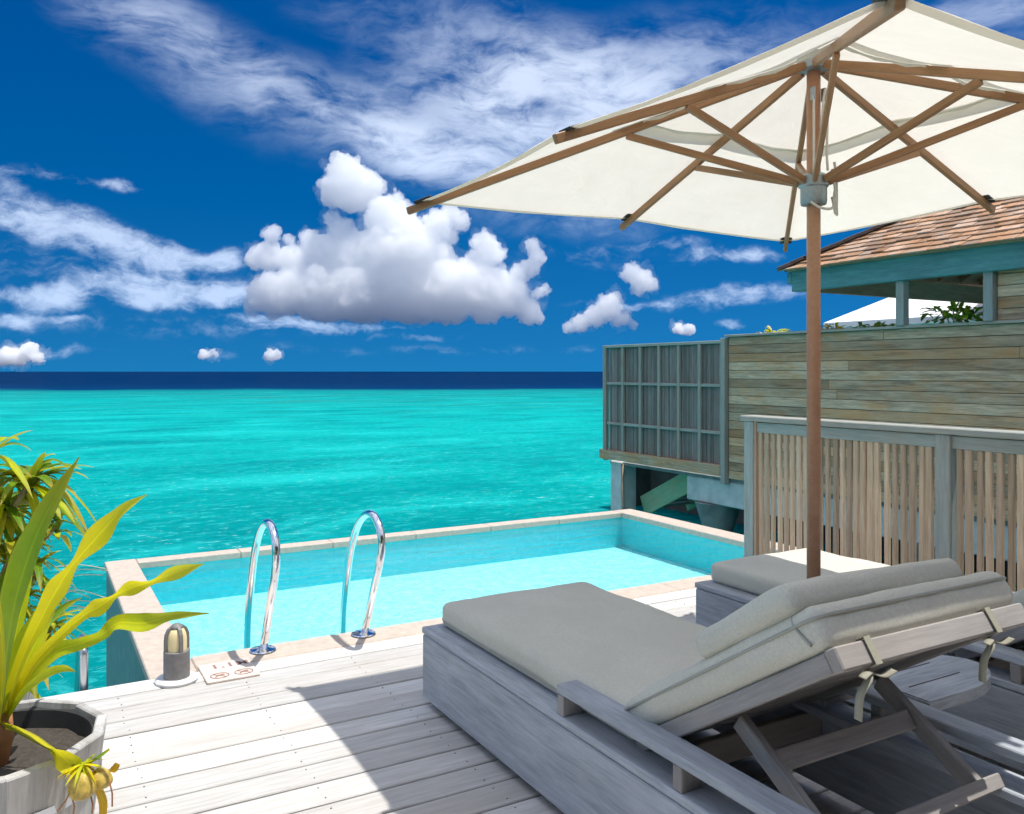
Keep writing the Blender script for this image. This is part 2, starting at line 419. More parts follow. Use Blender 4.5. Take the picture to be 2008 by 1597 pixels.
def leaf_mat(name, c1, c2, tip=None, trans=.45):
    m, t, bs = mat_new(name); t.n.remove(bs)
    tcn = t.new('ShaderNodeTexCoord'); oi = t.new('ShaderNodeObjectInfo')
    uv = tcn.outputs['UV']
    n = t.noise(tcn.outputs['Object'], 7, 4, .6)
    vein = t.noise(t.mapping(uv, scale=(28, .6, 1)), 3, 3, .6)
    f = t.math('ADD', t.math('MULTIPLY', n, .6), t.math('MULTIPLY', vein, .4))
    c = t.mix(t.maprange(f, .36, .66), c1, c2)
    sp = t.new('ShaderNodeSeparateXYZ'); t.l.new(uv, sp.inputs[0])
    mid = t.math('ABSOLUTE', t.math('SUBTRACT', sp.outputs[0], .5))
    c = t.mix(t.maprange(mid, .0, .06, .55, 0), c, tuple(x * 1.5 for x in c2))
    if tip:
        c = t.mix(t.maprange(sp.outputs[1], .72, 1.0, 0, .85), c, tip)
        c = t.mix(t.maprange(mid, .40, .5, 0, .4), c, tip)
    pr = t.new('ShaderNodeBsdfPrincipled'); t.put(pr.inputs['Base Color'], c); pr.inputs['Roughness'].default_value = .42
    pr.inputs['Specular IOR Level'].default_value = .35
    t.put(pr.inputs['Normal'], t.bump(vein, .2, .003))
    tr = t.new('ShaderNodeBsdfTranslucent'); t.put(tr.inputs[0], t.mix(.35, c, (.75, .72, .04)))
    mx = t.new('ShaderNodeMixShader'); mx.inputs[0].default_value = trans
    t.l.new(pr.outputs[0], mx.inputs[1]); t.l.new(tr.outputs[0], mx.inputs[2])
    t.l.new(mx.outputs[0], t.n['Material Output'].inputs[0])
    return m
M['leaf_green'] = leaf_mat('lily_leaf_green', (.07, .22, .008), (.22, .40, .012), (.46, .34, .02))
M['leaf_lime'] = leaf_mat('lily_leaf_lime', (.36, .50, .008), (.66, .64, .008), (.34, .30, .03))
M['leaf_yellow'] = leaf_mat('lily_leaf_yellow', (.74, .62, .004), (.88, .78, .008), (.60, .60, .05))
M['leaf_orange'] = leaf_mat('lily_leaf_withered', (.62, .30, .02), (.70, .42, .03))
M['leaf_narrow'] = leaf_mat('narrow_leaf', (.06, .21, .015), (.24, .38, .018), (.50, .34, .05))
M['leaf_narrow2'] = leaf_mat('narrow_leaf_yellowing', (.30, .33, .015), (.52, .44, .02), (.50, .34, .06))
M['leaf_dark'] = leaf_mat('glossy_leaf', (.03, .14, .02), (.08, .26, .04))

# ================================================================ SEA
SEA_Z = -1.6
def build_sea():
    m, t, bs = mat_new('sea_water')
    geo = t.new('ShaderNodeNewGeometry'); pos = geo.outputs['Position']
    sp = t.new('ShaderNodeSeparateXYZ'); t.l.new(pos, sp.inputs[0])
    # distance from the villas out to the reef; the reef edge runs level with the view
    dist = t.vmath('DOT_PRODUCT', pos, tuple(RY))
    side = t.vmath('DOT_PRODUCT', pos, tuple(RX))
    wob = t.noise(t.mapping(pos, scale=(.012, .012, 0)), 1.0, 4, .55)
    dd = t.math('ADD', dist, t.math('MULTIPLY', t.math('MULTIPLY', t.math('SUBTRACT', wob, .5), .45), dist))
    lg = t.math('LOGARITHM', t.math('MAXIMUM', dd, 4.0), 10.0)
    depth = t.ramp(t.maprange(lg, .8, 2.4), [
        (.00, (.000, .185, .195)), (.22, (.000, .22, .225)), (.36, (.000, .285, .275)), (.55, (.001, .335, .32)),
        (.70, (.001, .31, .30)), (.79, (.003, .24, .24)), (.835, (.004, .20, .215)), (.855, (.0005, .030, .105)), (.93, (.0003, .022, .085)), (1.0, (.0003, .019, .078))])
    patch = t.noise(t.mapping(pos, scale=(.06, .16, 0), rot=(0, 0, YAW)), 1.5, 7, .66, .5)
    fine = t.noise(t.mapping(pos, rot=(0, 0, YAW), scale=(2.6, 4.0, 0)), 1.0, 9, .72, .7)
    lagoon = t.maprange(lg, 2.13, 2.10)                      # shallow water inside the reef
    def lay(f, amt, col):
        nonlocal_c[0] = t.mix(t.math('MULTIPLY', t.math('MULTIPLY', f, amt), lagoon), nonlocal_c[0], col)
    nonlocal_c = [depth]
    lay(t.maprange(patch, .48, .64), .55, (.000, .165, .185))
    lay(t.math('MULTIPLY', t.maprange(lg, 1.75, 1.95), t.maprange(t.noise(t.mapping(pos, rot=(0, 0, YAW), scale=(.02, .11, 0)), 2.0, 5, .65), .5, .66)), .55, (.03, .15, .13))
    lay(t.maprange(fine, .53, .68), .60, (.05, .50, .49))
    lay(t.maprange(fine, .47, .33), .62, (.0, .16, .175))
    broad = t.noise(t.mapping(pos, rot=(0, 0, YAW), loc=(4, 9, 0), scale=(.13, .26, 0)), 1.0, 7, .65, .8)
    lay(t.maprange(broad, .51, .64), .50, (.0, .16, .185))
    lay(t.maprange(broad, .46, .34), .45, (.015, .47, .45))
    glint = t.noise(t.mapping(pos, rot=(0, 0, YAW), scale=(2.0, 4.2, 0)), 1.6, 7, .72, .6)  # sparkle on the waves, painted into the water colour
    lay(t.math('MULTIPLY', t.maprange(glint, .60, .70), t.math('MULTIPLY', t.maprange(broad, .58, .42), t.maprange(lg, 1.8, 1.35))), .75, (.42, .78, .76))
    c = nonlocal_c[0]
    deepw = t.noise(t.mapping(pos, rot=(0, 0, YAW), scale=(.05, .12, 0)), 1.0, 6, .7)
    c = t.mix(t.math('MULTIPLY', t.math('SUBTRACT', 1.0, lagoon), t.maprange(deepw, .45, .7, 0, .5)), c, (.004, .035, .085))
    w1 = t.noise(t.mapping(pos, rot=(0, 0, YAW), scale=(.9, 2.2, 1)), 2.2, 8, .66, .5)
    w2 = t.noise(t.mapping(pos, rot=(0, 0, YAW + .5), scale=(1.3, 2.4, 1)), 2.6, 5, .6, .8)
    w3 = t.noise(t.mapping(pos, rot=(0, 0, YAW), scale=(.10, .22, 1)), 1.0, 3, .5)
    h = t.math('ADD', t.math('ADD', t.math('MULTIPLY', w1, .6), t.math('MULTIPLY', w2, .25)), t.math('MULTIPLY', w3, .35))
    nb = t.bump(h, .8, .42)
    t.n.remove(bs)
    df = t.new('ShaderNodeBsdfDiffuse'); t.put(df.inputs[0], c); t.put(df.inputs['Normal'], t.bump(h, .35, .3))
    gl = t.new('ShaderNodeBsdfGlossy'); gl.inputs['Roughness'].default_value = .12; t.put(gl.inputs['Normal'], nb)
    fr = t.new('ShaderNodeFresnel'); fr.inputs['IOR'].default_value = 1.33; t.put(fr.inputs['Normal'], nb)
    mx = t.new('ShaderNodeMixShader'); t.put(mx.inputs[0], t.math('MINIMUM', t.math('MULTIPLY', fr.outputs[0], .3), .035))
    t.l.new(df.outputs[0], mx.inputs[1]); t.l.new(gl.outputs[0], mx.inputs[2]); t.l.new(mx.outputs[0], t.n['Material Output'].inputs[0])
    V, F = [], []
    ring = [0] + [3 * 1.33 ** k for k in range(36)]
    seg = 72
    for r in ring:
        for k in range(seg): V.append((r * math.cos(2 * math.pi * k / seg), r * math.sin(2 * math.pi * k / seg), 0))
    for i in range(len(ring) - 1):
        for k in range(seg):
            k2 = (k + 1) % seg
            F.append([i * seg + k, (i + 1) * seg + k, (i + 1) * seg + k2, i * seg + k2] if i else [0, (i + 1) * seg + k, (i + 1) * seg + k2])
    o = obj('sea', mesh('sea', V, F), m, None, (0, 0, SEA_Z)); tag(o, kind='structure')
build_sea()

# ================================================================ CLOUDS
def cloud_mat(dens):
    m, t, bs = mat_new('cumulus_vapour_%g' % dens); t.n.remove(bs)
    vs = t.new('ShaderNodeVolumePrincipled')
    vs.inputs['Color'].default_value = (1, 1, 1, 1); vs.inputs['Density'].default_value = dens
    vs.inputs['Anisotropy'].default_value = .3
    t.l.new(vs.outputs[0], t.n['Material Output'].inputs['Volume'])
    return m
_ico = {}
def ico(sub):
    if sub not in _ico:
        bm = bmesh.new(); bmesh.ops.create_icosphere(bm, subdivisions=sub, radius=1.0); bm.verts.index_update()
        _ico[sub] = ([v.co.copy() for v in bm.verts], [[v.index for v in f.verts] for f in bm.faces]); bm.free()
    return _ico[sub]
def cloud_mesh(lobes, base, seed, dist=3000.0, voxel=3.2, fringe=False):
    k = dist / FPX; rnd = random.Random(seed); V, F = [], []
    def ball(c, r, sub):
        v, f = ico(sub); n = len(V)
        V.extend([c + p * r for p in v]); F.extend([[n + q for q in t] for t in f])
    for (zx, zy, zr) in lobes:
        px, py, r = 380 + zx / 2.0917, 280 + zy / 2.0917, zr / 2.0917 * k
        c = P(px, py, dist + rnd.uniform(-.5, .5) * r)
        if fringe: r *= 1.03
        ball(c, r, 3)
        for q in range(int(7 + r / k / 4)):
            v = Vector((rnd.gauss(0, 1), rnd.gauss(0, 1), rnd.gauss(.3, 1))).normalized()
            rr = r * rnd.uniform(.24, .42); c2 = c + v * r * (.84 if not fringe else .98)
            ball(c2, rr, 2)
            for w in range(4 if r / k > 14 else 2):
                v2 = (Vector((rnd.gauss(0, 1), rnd.gauss(0, 1), rnd.gauss(0, 1))) + v * 1.2).normalized()
                ball(c2 + v2 * rr * .85, rr * rnd.uniform(.3, .5), 1)
    zb = EYE + (HY - base) * k
    for v in V:
        if v.z < zb: v.z = zb - (zb - v.z) * .12
    me = mesh('tmp', V, F)
    o = bpy.data.objects.new('tmp', me); COL.objects.link(o)
    md = o.modifiers.new('r', 'REMESH'); md.mode = 'VOXEL'; md.voxel_size = voxel * 1.3 * k
    for sc_, st in (((40, 18), (15, 12), (6, 6.5)) if not fringe else ((26, 34), (12, 22), (6, 10))):
        tx = bpy.data.textures.new('billow', 'CLOUDS'); tx.noise_scale = sc_ * k; tx.noise_depth = 2
        dm = o.modifiers.new('d', 'DISPLACE'); dm.texture = tx; dm.texture_coords = 'GLOBAL'; dm.strength = st * k; dm.mid_level = .5
    md = o.modifiers.new('r2', 'REMESH'); md.mode = 'VOXEL'; md.voxel_size = voxel * k
    for sc_, st in ((9, 4.5), (3.6, 2.4)):
        tx = bpy.data.textures.new('billow', 'CLOUDS'); tx.noise_scale = sc_ * k; tx.noise_depth = 1
        dm = o.modifiers.new('d', 'DISPLACE'); dm.texture = tx; dm.texture_coords = 'GLOBAL'; dm.strength = st * k; dm.mid_level = .5
    dg = bpy.context.evaluated_depsgraph_get()
    out = bpy.data.meshes.new_from_object(o.evaluated_get(dg)); bpy.data.objects.remove(o)
    # keep only the outer skin: drop closed bubbles left inside
    bm = bmesh.new(); bm.from_mesh(out); seen = set(); drop = []
    bm.verts.ensure_lookup_table()
    for v0 in bm.verts:
        if v0.index in seen: continue
        st, isl = [v0], []
        seen.add(v0.index)
        while st:
            v = st.pop(); isl.append(v)
            for e in v.link_edges:
                w = e.other_vert(v)
                if w.index not in seen: seen.add(w.index); st.append(w)
        vol = sum(f.normal.dot(f.calc_center_median() - isl[0].co) * f.calc_area() for f in {f for v in isl for f in v.link_faces}) / 3
        if vol < (6 * k) ** 3: drop += isl
    if drop: bmesh.ops.delete(bm, geom=drop, context='VERTS')
    bm.to_mesh(out); bm.free()
    out.polygons.foreach_set('use_smooth', [True] * len(out.polygons))
    return out
BIG = [(625,130,75),(590,190,70),(700,190,75),(650,210,80),(560,220,45),(760,190,35),(620,90,40),(830,235,40),(790,290,70),(830,330,90),(760,330,60),
 (1050,290,45),(1090,320,40),(1000,340,60),(1040,380,40),(565,310,35),(600,350,50),(640,380,40),(320,370,35),(390,400,25),(470,400,45),(260,470,45),
 (310,470,60),(400,490,70),(520,450,80),(640,470,100),(780,450,120),(900,430,100),(980,470,90),(1185,410,45),(1210,450,60),(1160,480,45),(1260,450,25),
 (1385,420,35),(1400,470,35),(1380,520,40),(1340,545,40),(1440,600,25),(1410,620,30),(300,620,80),(400,610,100),(520,620,110),(650,620,120),(790,610,120),
 (930,600,120),(1060,590,110),(1180,590,100),(1290,630,85),(1370,690,55),(1050,660,90),(1200,670,80),(860,670,90),(700,670,80),(540,670,70),(330,680,45),(240,680,40)]
CLOUDS = [(BIG, 632, 'tall heaped white cumulus cloud over the sea left of the parasol'),
 ([(1700,680,55),(1730,640,35),(1650,710,45),(1590,740,35),(1750,720,40),(1540,760,25),(1800,750,20)], 650, 'small leaning cumulus cloud just above the privacy screen'),
 ([(1800,530,40),(1840,560,45),(1870,590,30),(1830,600,30)], 600, 'small round cumulus puff below the parasol edge'),
 ([(-740,880,45),(-680,860,42),(-640,885,32),(-790,890,30)], 715, 'low cumulus puff at the horizon near the left picture edge'),
 ([(50,868,24),(78,860,20),(30,876,16)], 704, 'tiny cumulus puff low over the horizon, left of its like'),
 ([(320,874,24),(345,870,17)], 706, 'tiny cumulus puff low over the horizon, right of its like'),
 ([(1990,760,22),(2030,766,20)], 652, 'tiny flat cumulus puff low beside the privacy screen')]
VAP, VAP2 = cloud_mat(.028), cloud_mat(.0022)
for i, (lb, base, lab) in enumerate(CLOUDS):
    o = obj('cumulus_cloud', cloud_mesh(lb, base, 30 + i, 9000.0 if i > 2 else 3000.0, voxel=(1.35 if i == 0 else 1.1)), VAP)
    tag(o, lab, 'cloud', 'cumulus clouds over the sea')
    obj('fringe', cloud_mesh(lb, base, 60 + i, 9000.0 if i > 2 else 3000.0, voxel=2.2 if i == 0 else 1.6, fringe=True), VAP2, o)

# ================================================================ DECK
DK_X0, DK_X1, DK_Y0, DK_Y1 = -2.6, 4.80, -1.66, 4.44
def build_deck():
    dk = tag(empty('deck'), kind='structure')
    rnd = random.Random(3); pitch = .1585; n = int((DK_Y1 - DK_Y0) / pitch)
    screws = []
    for i in range(n):
        y1 = DK_Y1 - i * pitch; y0 = y1 - pitch + .011
        cuts = [DK_X0, DK_X0 + rnd.uniform(.5, 2.0) + (0 if i % 2 else 1.2), DK_X1 - rnd.uniform(.6, 1.9), DK_X1]
        for a, b in zip(cuts[:-1], cuts[1:]):
            dz = rnd.uniform(-.0015, .0015)
            bar('plank', (a + .0015, (y0 + y1) / 2, -.016 + dz), (b - .0015, (y0 + y1) / 2, -.016 + dz), y1 - y0, .032, M['deck'], dk, b=.004)
        for xs in [DK_X0 + .2 + .55 * k for k in range(14)]:
            for yy in (y0 + .032, y1 - .032): screws.append((xs + rnd.uniform(-.008, .008), yy + rnd.uniform(-.004, .004)))
    V, F = [], []
    for (x, y) in screws:
        k0 = len(V)
        for k in range(6):
            a = k * math.pi / 3; V.append((x + .0032 * math.cos(a), y + .0032 * math.sin(a), .0026))
        for k in range(6):
            a = k * math.pi / 3; V.append((x + .0032 * math.cos(a), y + .0032 * math.sin(a), -.004))
        F.append([k0 + k for k in range(6)])
        for k in range(6): F.append([k0 + k, k0 + 6 + k, k0 + 6 + (k + 1) % 6, k0 + (k + 1) % 6])
    tag(obj('screw_heads', mesh('screws', V, F), M['screw'], dk), kind='stuff')
    for x in (-2.3, -1.1, .1, 1.3, 2.5, 3.7, 4.7):
        bar('joist', (x, DK_Y0 + .05, -.125), (x, DK_Y1 - .05, -.125), .07, .18, M['deck_edge'], dk)
    bar('fascia_board', (DK_X0, DK_Y1 - .018, -.13), (.47, DK_Y1 - .018, -.13), .03, .19, M['deck_edge'], dk)
    for x in (-2.0, .1, 2.4, 4.4):
        for y in (.2, 3.9):
            tube('pile', [(x, y, -3.2), (x, y, -.22)], .13, M['concrete_wet'], dk, 12)
build_deck()

# ================================================================ POOL
PX0, PX1, PY0, PY1 = .71, 5.45, 4.66, 7.20          # inner faces
POX0, POX1, POY0, POY1 = .51, 5.66, 4.45, 7.32       # outer faces
WZ, FZ = -.055, -.36
def build_pool():
    m, t, bs = mat_new('pool_plaster')
    tcn = t.new('ShaderNodeTexCoord'); geo = t.new('ShaderNodeNewGeometry')
    n = t.noise(geo.outputs['Position'], 14, 6, .7, .6)
    sp = t.noise(geo.outputs['Position'], 48, 6, .8)
    vo = t.new('ShaderNodeTexVoronoi', feature='DISTANCE_TO_EDGE'); vo.inputs['Scale'].default_value = 9
    t.put(vo.inputs['Vector'], t.vmath('ADD', geo.outputs['Position'], t.vmath('SCALE', t.noise(geo.outputs['Position'], 6, 3, .6, out=1))))
    f = t.math('ADD', t.math('MULTIPLY', n, .4), t.math('MULTIPLY', sp, .6))
    c = t.mix(t.maprange(f, .38, .62), (.12, .52, .57), (.60, .90, .92))
    t.put(bs.inputs['Base Color'], c); bs.inputs['Roughness'].default_value = .6
    pool = tag(empty('swimming_pool'), kind='structure')
    x0, x1, y0, y1 = PX0, PX1, PY0, PY1
    V = [(x0, y0, FZ), (x1, y0, FZ), (x1, y1, FZ), (x0, y1, FZ), (x0, y0, -.05), (x1, y0, -.05), (x1, y1, -.05), (x0, y1, -.05)]
    obj('basin_floor', mesh('basin_floor', V[:4], [[0, 1, 2, 3]]), m, pool)
    m2, t, bs = mat_new('pool_wall_shaded'); geo = t.new('ShaderNodeNewGeometry')
    n = t.noise(geo.outputs['Position'], 20, 5, .65)
    t.put(bs.inputs['Base Color'], t.mix(t.maprange(n, .3, .7), (.015, .54, .61), (.04, .65, .71))); bs.inputs['Roughness'].default_value = .5  # walls painted deeper than the floor for their shade and longer water path
    for q in ([0, 4, 5, 1], [1, 5, 6, 2], [2, 6, 7, 3], [3, 7, 4, 0]): obj('basin_wall', mesh('basin_wall', [V[i] for i in q], [[0, 1, 2, 3]]), m2, pool)
    # shell: outer walls down into the sea
    def wall(a, b): block('shell_wall', a, b, M['tile_out'], pool, b=.006)
    wall((POX0, POY0 + .02, -2.6), (PX0 - .004, POY1, -.055)); wall((PX1 + .004, POY0 + .02, -2.6), (POX1, POY1, -.055))
    wall((PX0 - .004, PY1 + .004, -2.6), (PX1 + .004, POY1, -.055)); wall((PX0 - .004, POY0 + .02, -2.6), (PX1 + .004, PY0 - .004, -.055))
    block('shell_floor', (PX0, PY0, -.75), (PX1, PY1, FZ - .01), M['tile_out'], pool)
    rnd = random.Random(5)
    def run(axis, a, b, c0, c1, n):
        for i in range(n):
            p, q = a + (b - a) * i / n + .001, a + (b - a) * (i + 1) / n - .001
            dz = rnd.uniform(-.001, .001)
            if axis == 'x': block('coping_stone', (p, c0, -.05), (q, c1, .004 + dz), M['stone'], pool, b=.006)
            else: block('coping_stone', (c0, p, -.05), (c1, q, .004 + dz), M['stone'], pool, b=.006)
    run('y', POY0 - .005, POY1 + .02, POX0 - .012, PX0 + .012, 3)
    run('y', POY0 - .005, POY1 + .02, PX1 - .012, POX1 + .012, 3)
    run('x', PX0 + .014, PX1 - .014, PY1 - .012, POY1 + .02, 6)
    run('x', PX0 + .014, PX1 - .014, POY0 - .005, PY0 + .012, 6)
    # water
    m, t, bs = mat_new('pool_water'); t.n.remove(bs)
    geo = t.new('ShaderNodeNewGeometry')
    h = t.math('ADD', t.noise(t.mapping(geo.outputs['Position'], rot=(0, 0, .3), scale=(1, 2.2, 1)), 2.6, 4, .5, .6), t.math('MULTIPLY', t.noise(geo.outputs['Position'], 11, 3, .5, .5), .22))
    nb = t.bump(h, .45, .05)
    tr = t.new('ShaderNodeBsdfTransparent'); t.put(tr.inputs[0], (.82, .985, .99))
    gl = t.new('ShaderNodeBsdfGlossy'); gl.inputs['Roughness'].default_value = .02; t.put(gl.inputs['Normal'], nb)
    fr = t.new('ShaderNodeFresnel'); fr.inputs['IOR'].default_value = 1.33; t.put(fr.inputs['Normal'], nb)
    mx = t.new('ShaderNodeMixShader'); t.put(mx.inputs[0], t.math('MULTIPLY', fr.outputs[0], .8))
    t.l.new(tr.outputs[0], mx.inputs[1]); t.l.new(gl.outputs[0], mx.inputs[2]); t.l.new(mx.outputs[0], t.n['Material Output'].inputs[0])
    V = [(x0 + .002, y0 + .002, WZ), (x1 - .002, y0 + .002, WZ), (x1 - .002, y1 - .002, WZ), (x0 + .002, y1 - .002, WZ)]
    tag(obj('pool_water', mesh('pool_water', V, [[0, 1, 2, 3]]), m), kind='structure')
build_pool()

# ---------------------------------------------------------------- pool ladder rails
def build_ladder():
    for k, (x, lab) in enumerate(((1.076, 'polished steel pool handrail nearer the bollard lamp'), (1.64, 'polished steel pool handrail nearer the lounger'))):
        t = thing('pool_handrail', lab, 'handrail', (x, 4.58, 0), group='handrails at the pool edge')
        pts = [(0, 0, .0), (0, -.07, .12), (0, -.165, .30), (0, -.255, .46), (0, -.285, .56), (0, -.262, .645), (0, -.185, .70), (0, -.09, .705), (0, .02, .665), (0, .12, .585), (0, .22, .44), (0, .30, .24), (0, .35, .05), (0, .365, -.10), (0, .365, -.34)]
        tube('rail', catmull(pts, 6), .0213, M['chrome'], t, 16)
        lathe('flange', [(.024, .004), (.066, .006), (.070, .010), (.066, .016), (.040, .020), (.026, .026)], M['chrome'], t, (0, 0, 0), 28)
build_ladder()

# ---------------------------------------------------------------- bollard lamp and sign plates
def build_bollard():
    t = thing('bollard_lamp', 'small grey bollard lamp with domed cage and cream diffuser on the deck edge', 'lamp', (.612, 4.355, 0))
    lathe('base_plate', [(.0, .002), (.098, .002), (.100, .012), (.092, .020), (.060, .022)], M['bollard_base'], t, seg=36)
    lathe('casing', [(.0605, .02), (.0605, .148), (.056, .152), (.0, .152)], M['bollard'], t, seg=32)
    lathe('diffuser', [(.047, .15), (.047, .205), (.043, .232), (.032, .252), (.014, .262), (0, .264)], M['diffuser'], t, seg=24)
    for k in range(4):
        a = R(13 + 90 * k); c, s = math.cos(a), math.sin(a); tx, ty = -s * .0085, c * .0085
        prof = [(.0595, .15), (.0595, .205), (.056, .232), (.045, .256), (.026, .270), (.0, .275)]
        V, F = [], []
        for (r, z) in prof:
            for rr in (r, max(r - .011, 0)):
                for sg in (-1, 1): V.append((c * rr + sg * tx, s * rr + sg * ty, z - (.008 if rr != r and r < .05 else 0)))
        for i in range(len(prof) - 1):
            a0, b0 = i * 4, i * 4 + 4
            F += [[a0, a0 + 1, b0 + 1, b0], [a0 + 2, b0 + 2, b0 + 3, a0 + 3], [a0, b0, b0 + 2, a0 + 2], [a0 + 1, a0 + 3, b0 + 3, b0 + 1]]
        F.append([0, 2, 3, 1])
        obj('cage_rib', mesh('cage_rib', V, F), M['bollard'], t)
    lathe('cap', [(.030, .262), (.024, .272), (.012, .279), (0, .281)], M['bollard'], t, seg=20)
build_bollard()
def build_signs():
    def text(body, size, parent, loc):
        cu = bpy.data.curves.new('lettering', 'FONT'); cu.body = body; cu.size = size; cu.extrude = .0006; cu.offset = .0022
        cu.align_x = 'CENTER'; cu.align_y = 'CENTER'; cu.space_character = 1.15
        o = bpy.data.objects.new('lettering', cu); COL.objects.link(o)
        dg = bpy.context.evaluated_depsgraph_get(); dg.update()
        me = bpy.data.meshes.new_from_object(o.evaluated_get(dg)); bpy.data.objects.remove(o)
        me.materials.clear(); return obj('lettering', me, M['ink'], parent, loc)
    a = thing('depth_sign', 'pale stone plate reading 1.1M set at the pool edge', 'sign', (.855, 4.385, 0))
    block('plate', (-.125, -.030, .0005), (.125, .105, .012), M['plate'], a, b=.003)
    text('1.1M', .085, a, (.02, .040, .0127))
    b = thing('pictogram_sign', 'pale stone plate with two brown no-diving pictograms beside the bollard lamp', 'sign', (.855, 4.295, 0))
    block('plate', (-.125, -.072, .0005), (.125, .054, .012), M['plate'], b, b=.003)
    for sx in (-.055, .06):
        ring = [(sx + .043 * math.cos(k * math.pi / 12), -.008 + .036 * math.sin(k * math.pi / 12), .0128) for k in range(25)]
        tube('pictogram_ring', ring, .0028, M['ink'], b, 6)
        tube('pictogram_slash', [(sx - .028, .020, .0128), (sx + .028, -.034, .0128)], .0025, M['ink'], b, 6)
        tube('pictogram_figure', catmull([(sx - .022, -.022, .0128), (sx - .006, -.006, .0128), (sx + .008, .002, .0128), (sx + .022, -.006, .0128)], 4), .004, M['ink'], b, 6)
build_signs()
def build_sea_rail():
    t = thing('sea_steps_handrail', 'short brushed steel handrail rising past the deck edge behind the plants', 'handrail', (.215, 4.50, 0))
    tube('rail', catmull([(0, 0, -1.9), (0, 0, -.6), (0, 0, .10), (.0, .015, .165), (.0, .06, .195), (0, .14, .19), (0, .24, .12), (0, .5, -.25), (0, 1.2, -1.9)], 6), .021, M['steel'], t, 12)
build_sea_rail()

# ================================================================ LOUNGERS
def soft_box(name, sx, sy, sz, r, mat, parent, loc=(0, 0, 0), puff=.012, sag=0, seed=0, nx=24, ny=40, nz=8, wr=.0042):
    """cushion: rounded, slightly puffed box, origin at its base centre"""
    bm = bmesh.new(); X, Y, Z = sx / 2, sy / 2, sz / 2
    def grid(f, a, b):
        vs = [[bm.verts.new(f(i / a * 2 - 1, j / b * 2 - 1)) for j in range(b + 1)] for i in range(a + 1)]
        for i in range(a):
            for j in range(b): bm.faces.new((vs[i][j], vs[i + 1][j], vs[i + 1][j + 1], vs[i][j + 1]))
    for s in (-1, 1):
        grid(lambda u, v: (u, v, s), nx, ny); grid(lambda u, v: (u, s, v), nx, nz); grid(lambda u, v: (s, u, v), ny, nz)
    bmesh.ops.remove_doubles(bm, verts=bm.verts, dist=1e-5)
    for v in bm.verts:
        u = v.co.copy()
        def ease(t, n): return math.copysign(1 - (1 - abs(t)) ** 1.25, t)
        q = Vector((ease(u.x, 0) * X, ease(u.y, 0) * Y, u.z * Z))
        inner = Vector((max(-X + r, min(X - r, q.x)), max(-Y + r, min(Y - r, q.y)), max(-Z + r * .9, min(Z - r * .9, q.z))))
        d = q - inner
        if d.length > 1e-6:
            m = max(abs(d.x), abs(d.y), abs(d.z) / .9); d = d.normalized() * min(r, m)
        p = inner + d
        k = (1 - (p.x / X) ** 4) * (1 - (p.y / Y) ** 4)
        if p.z > 0: p.z += puff * max(k, 0)
        nn = mnoise.noise(Vector((p.x * 4 + seed, p.y * 4, p.z * 4))) * wr * 2 + mnoise.noise(Vector((p.x * 13, p.y * 13 + seed, p.z * 13))) * wr * .6
        if p.z > -Z * .5: p += p.normalized() * nn if abs(p.z) < Z * .6 else Vector((0, 0, nn))
        p.z += Z
        v.co = p
    return obj(name, from_bm(name, bm, True), mat, parent, loc)
LW, LL = .92, 2.42
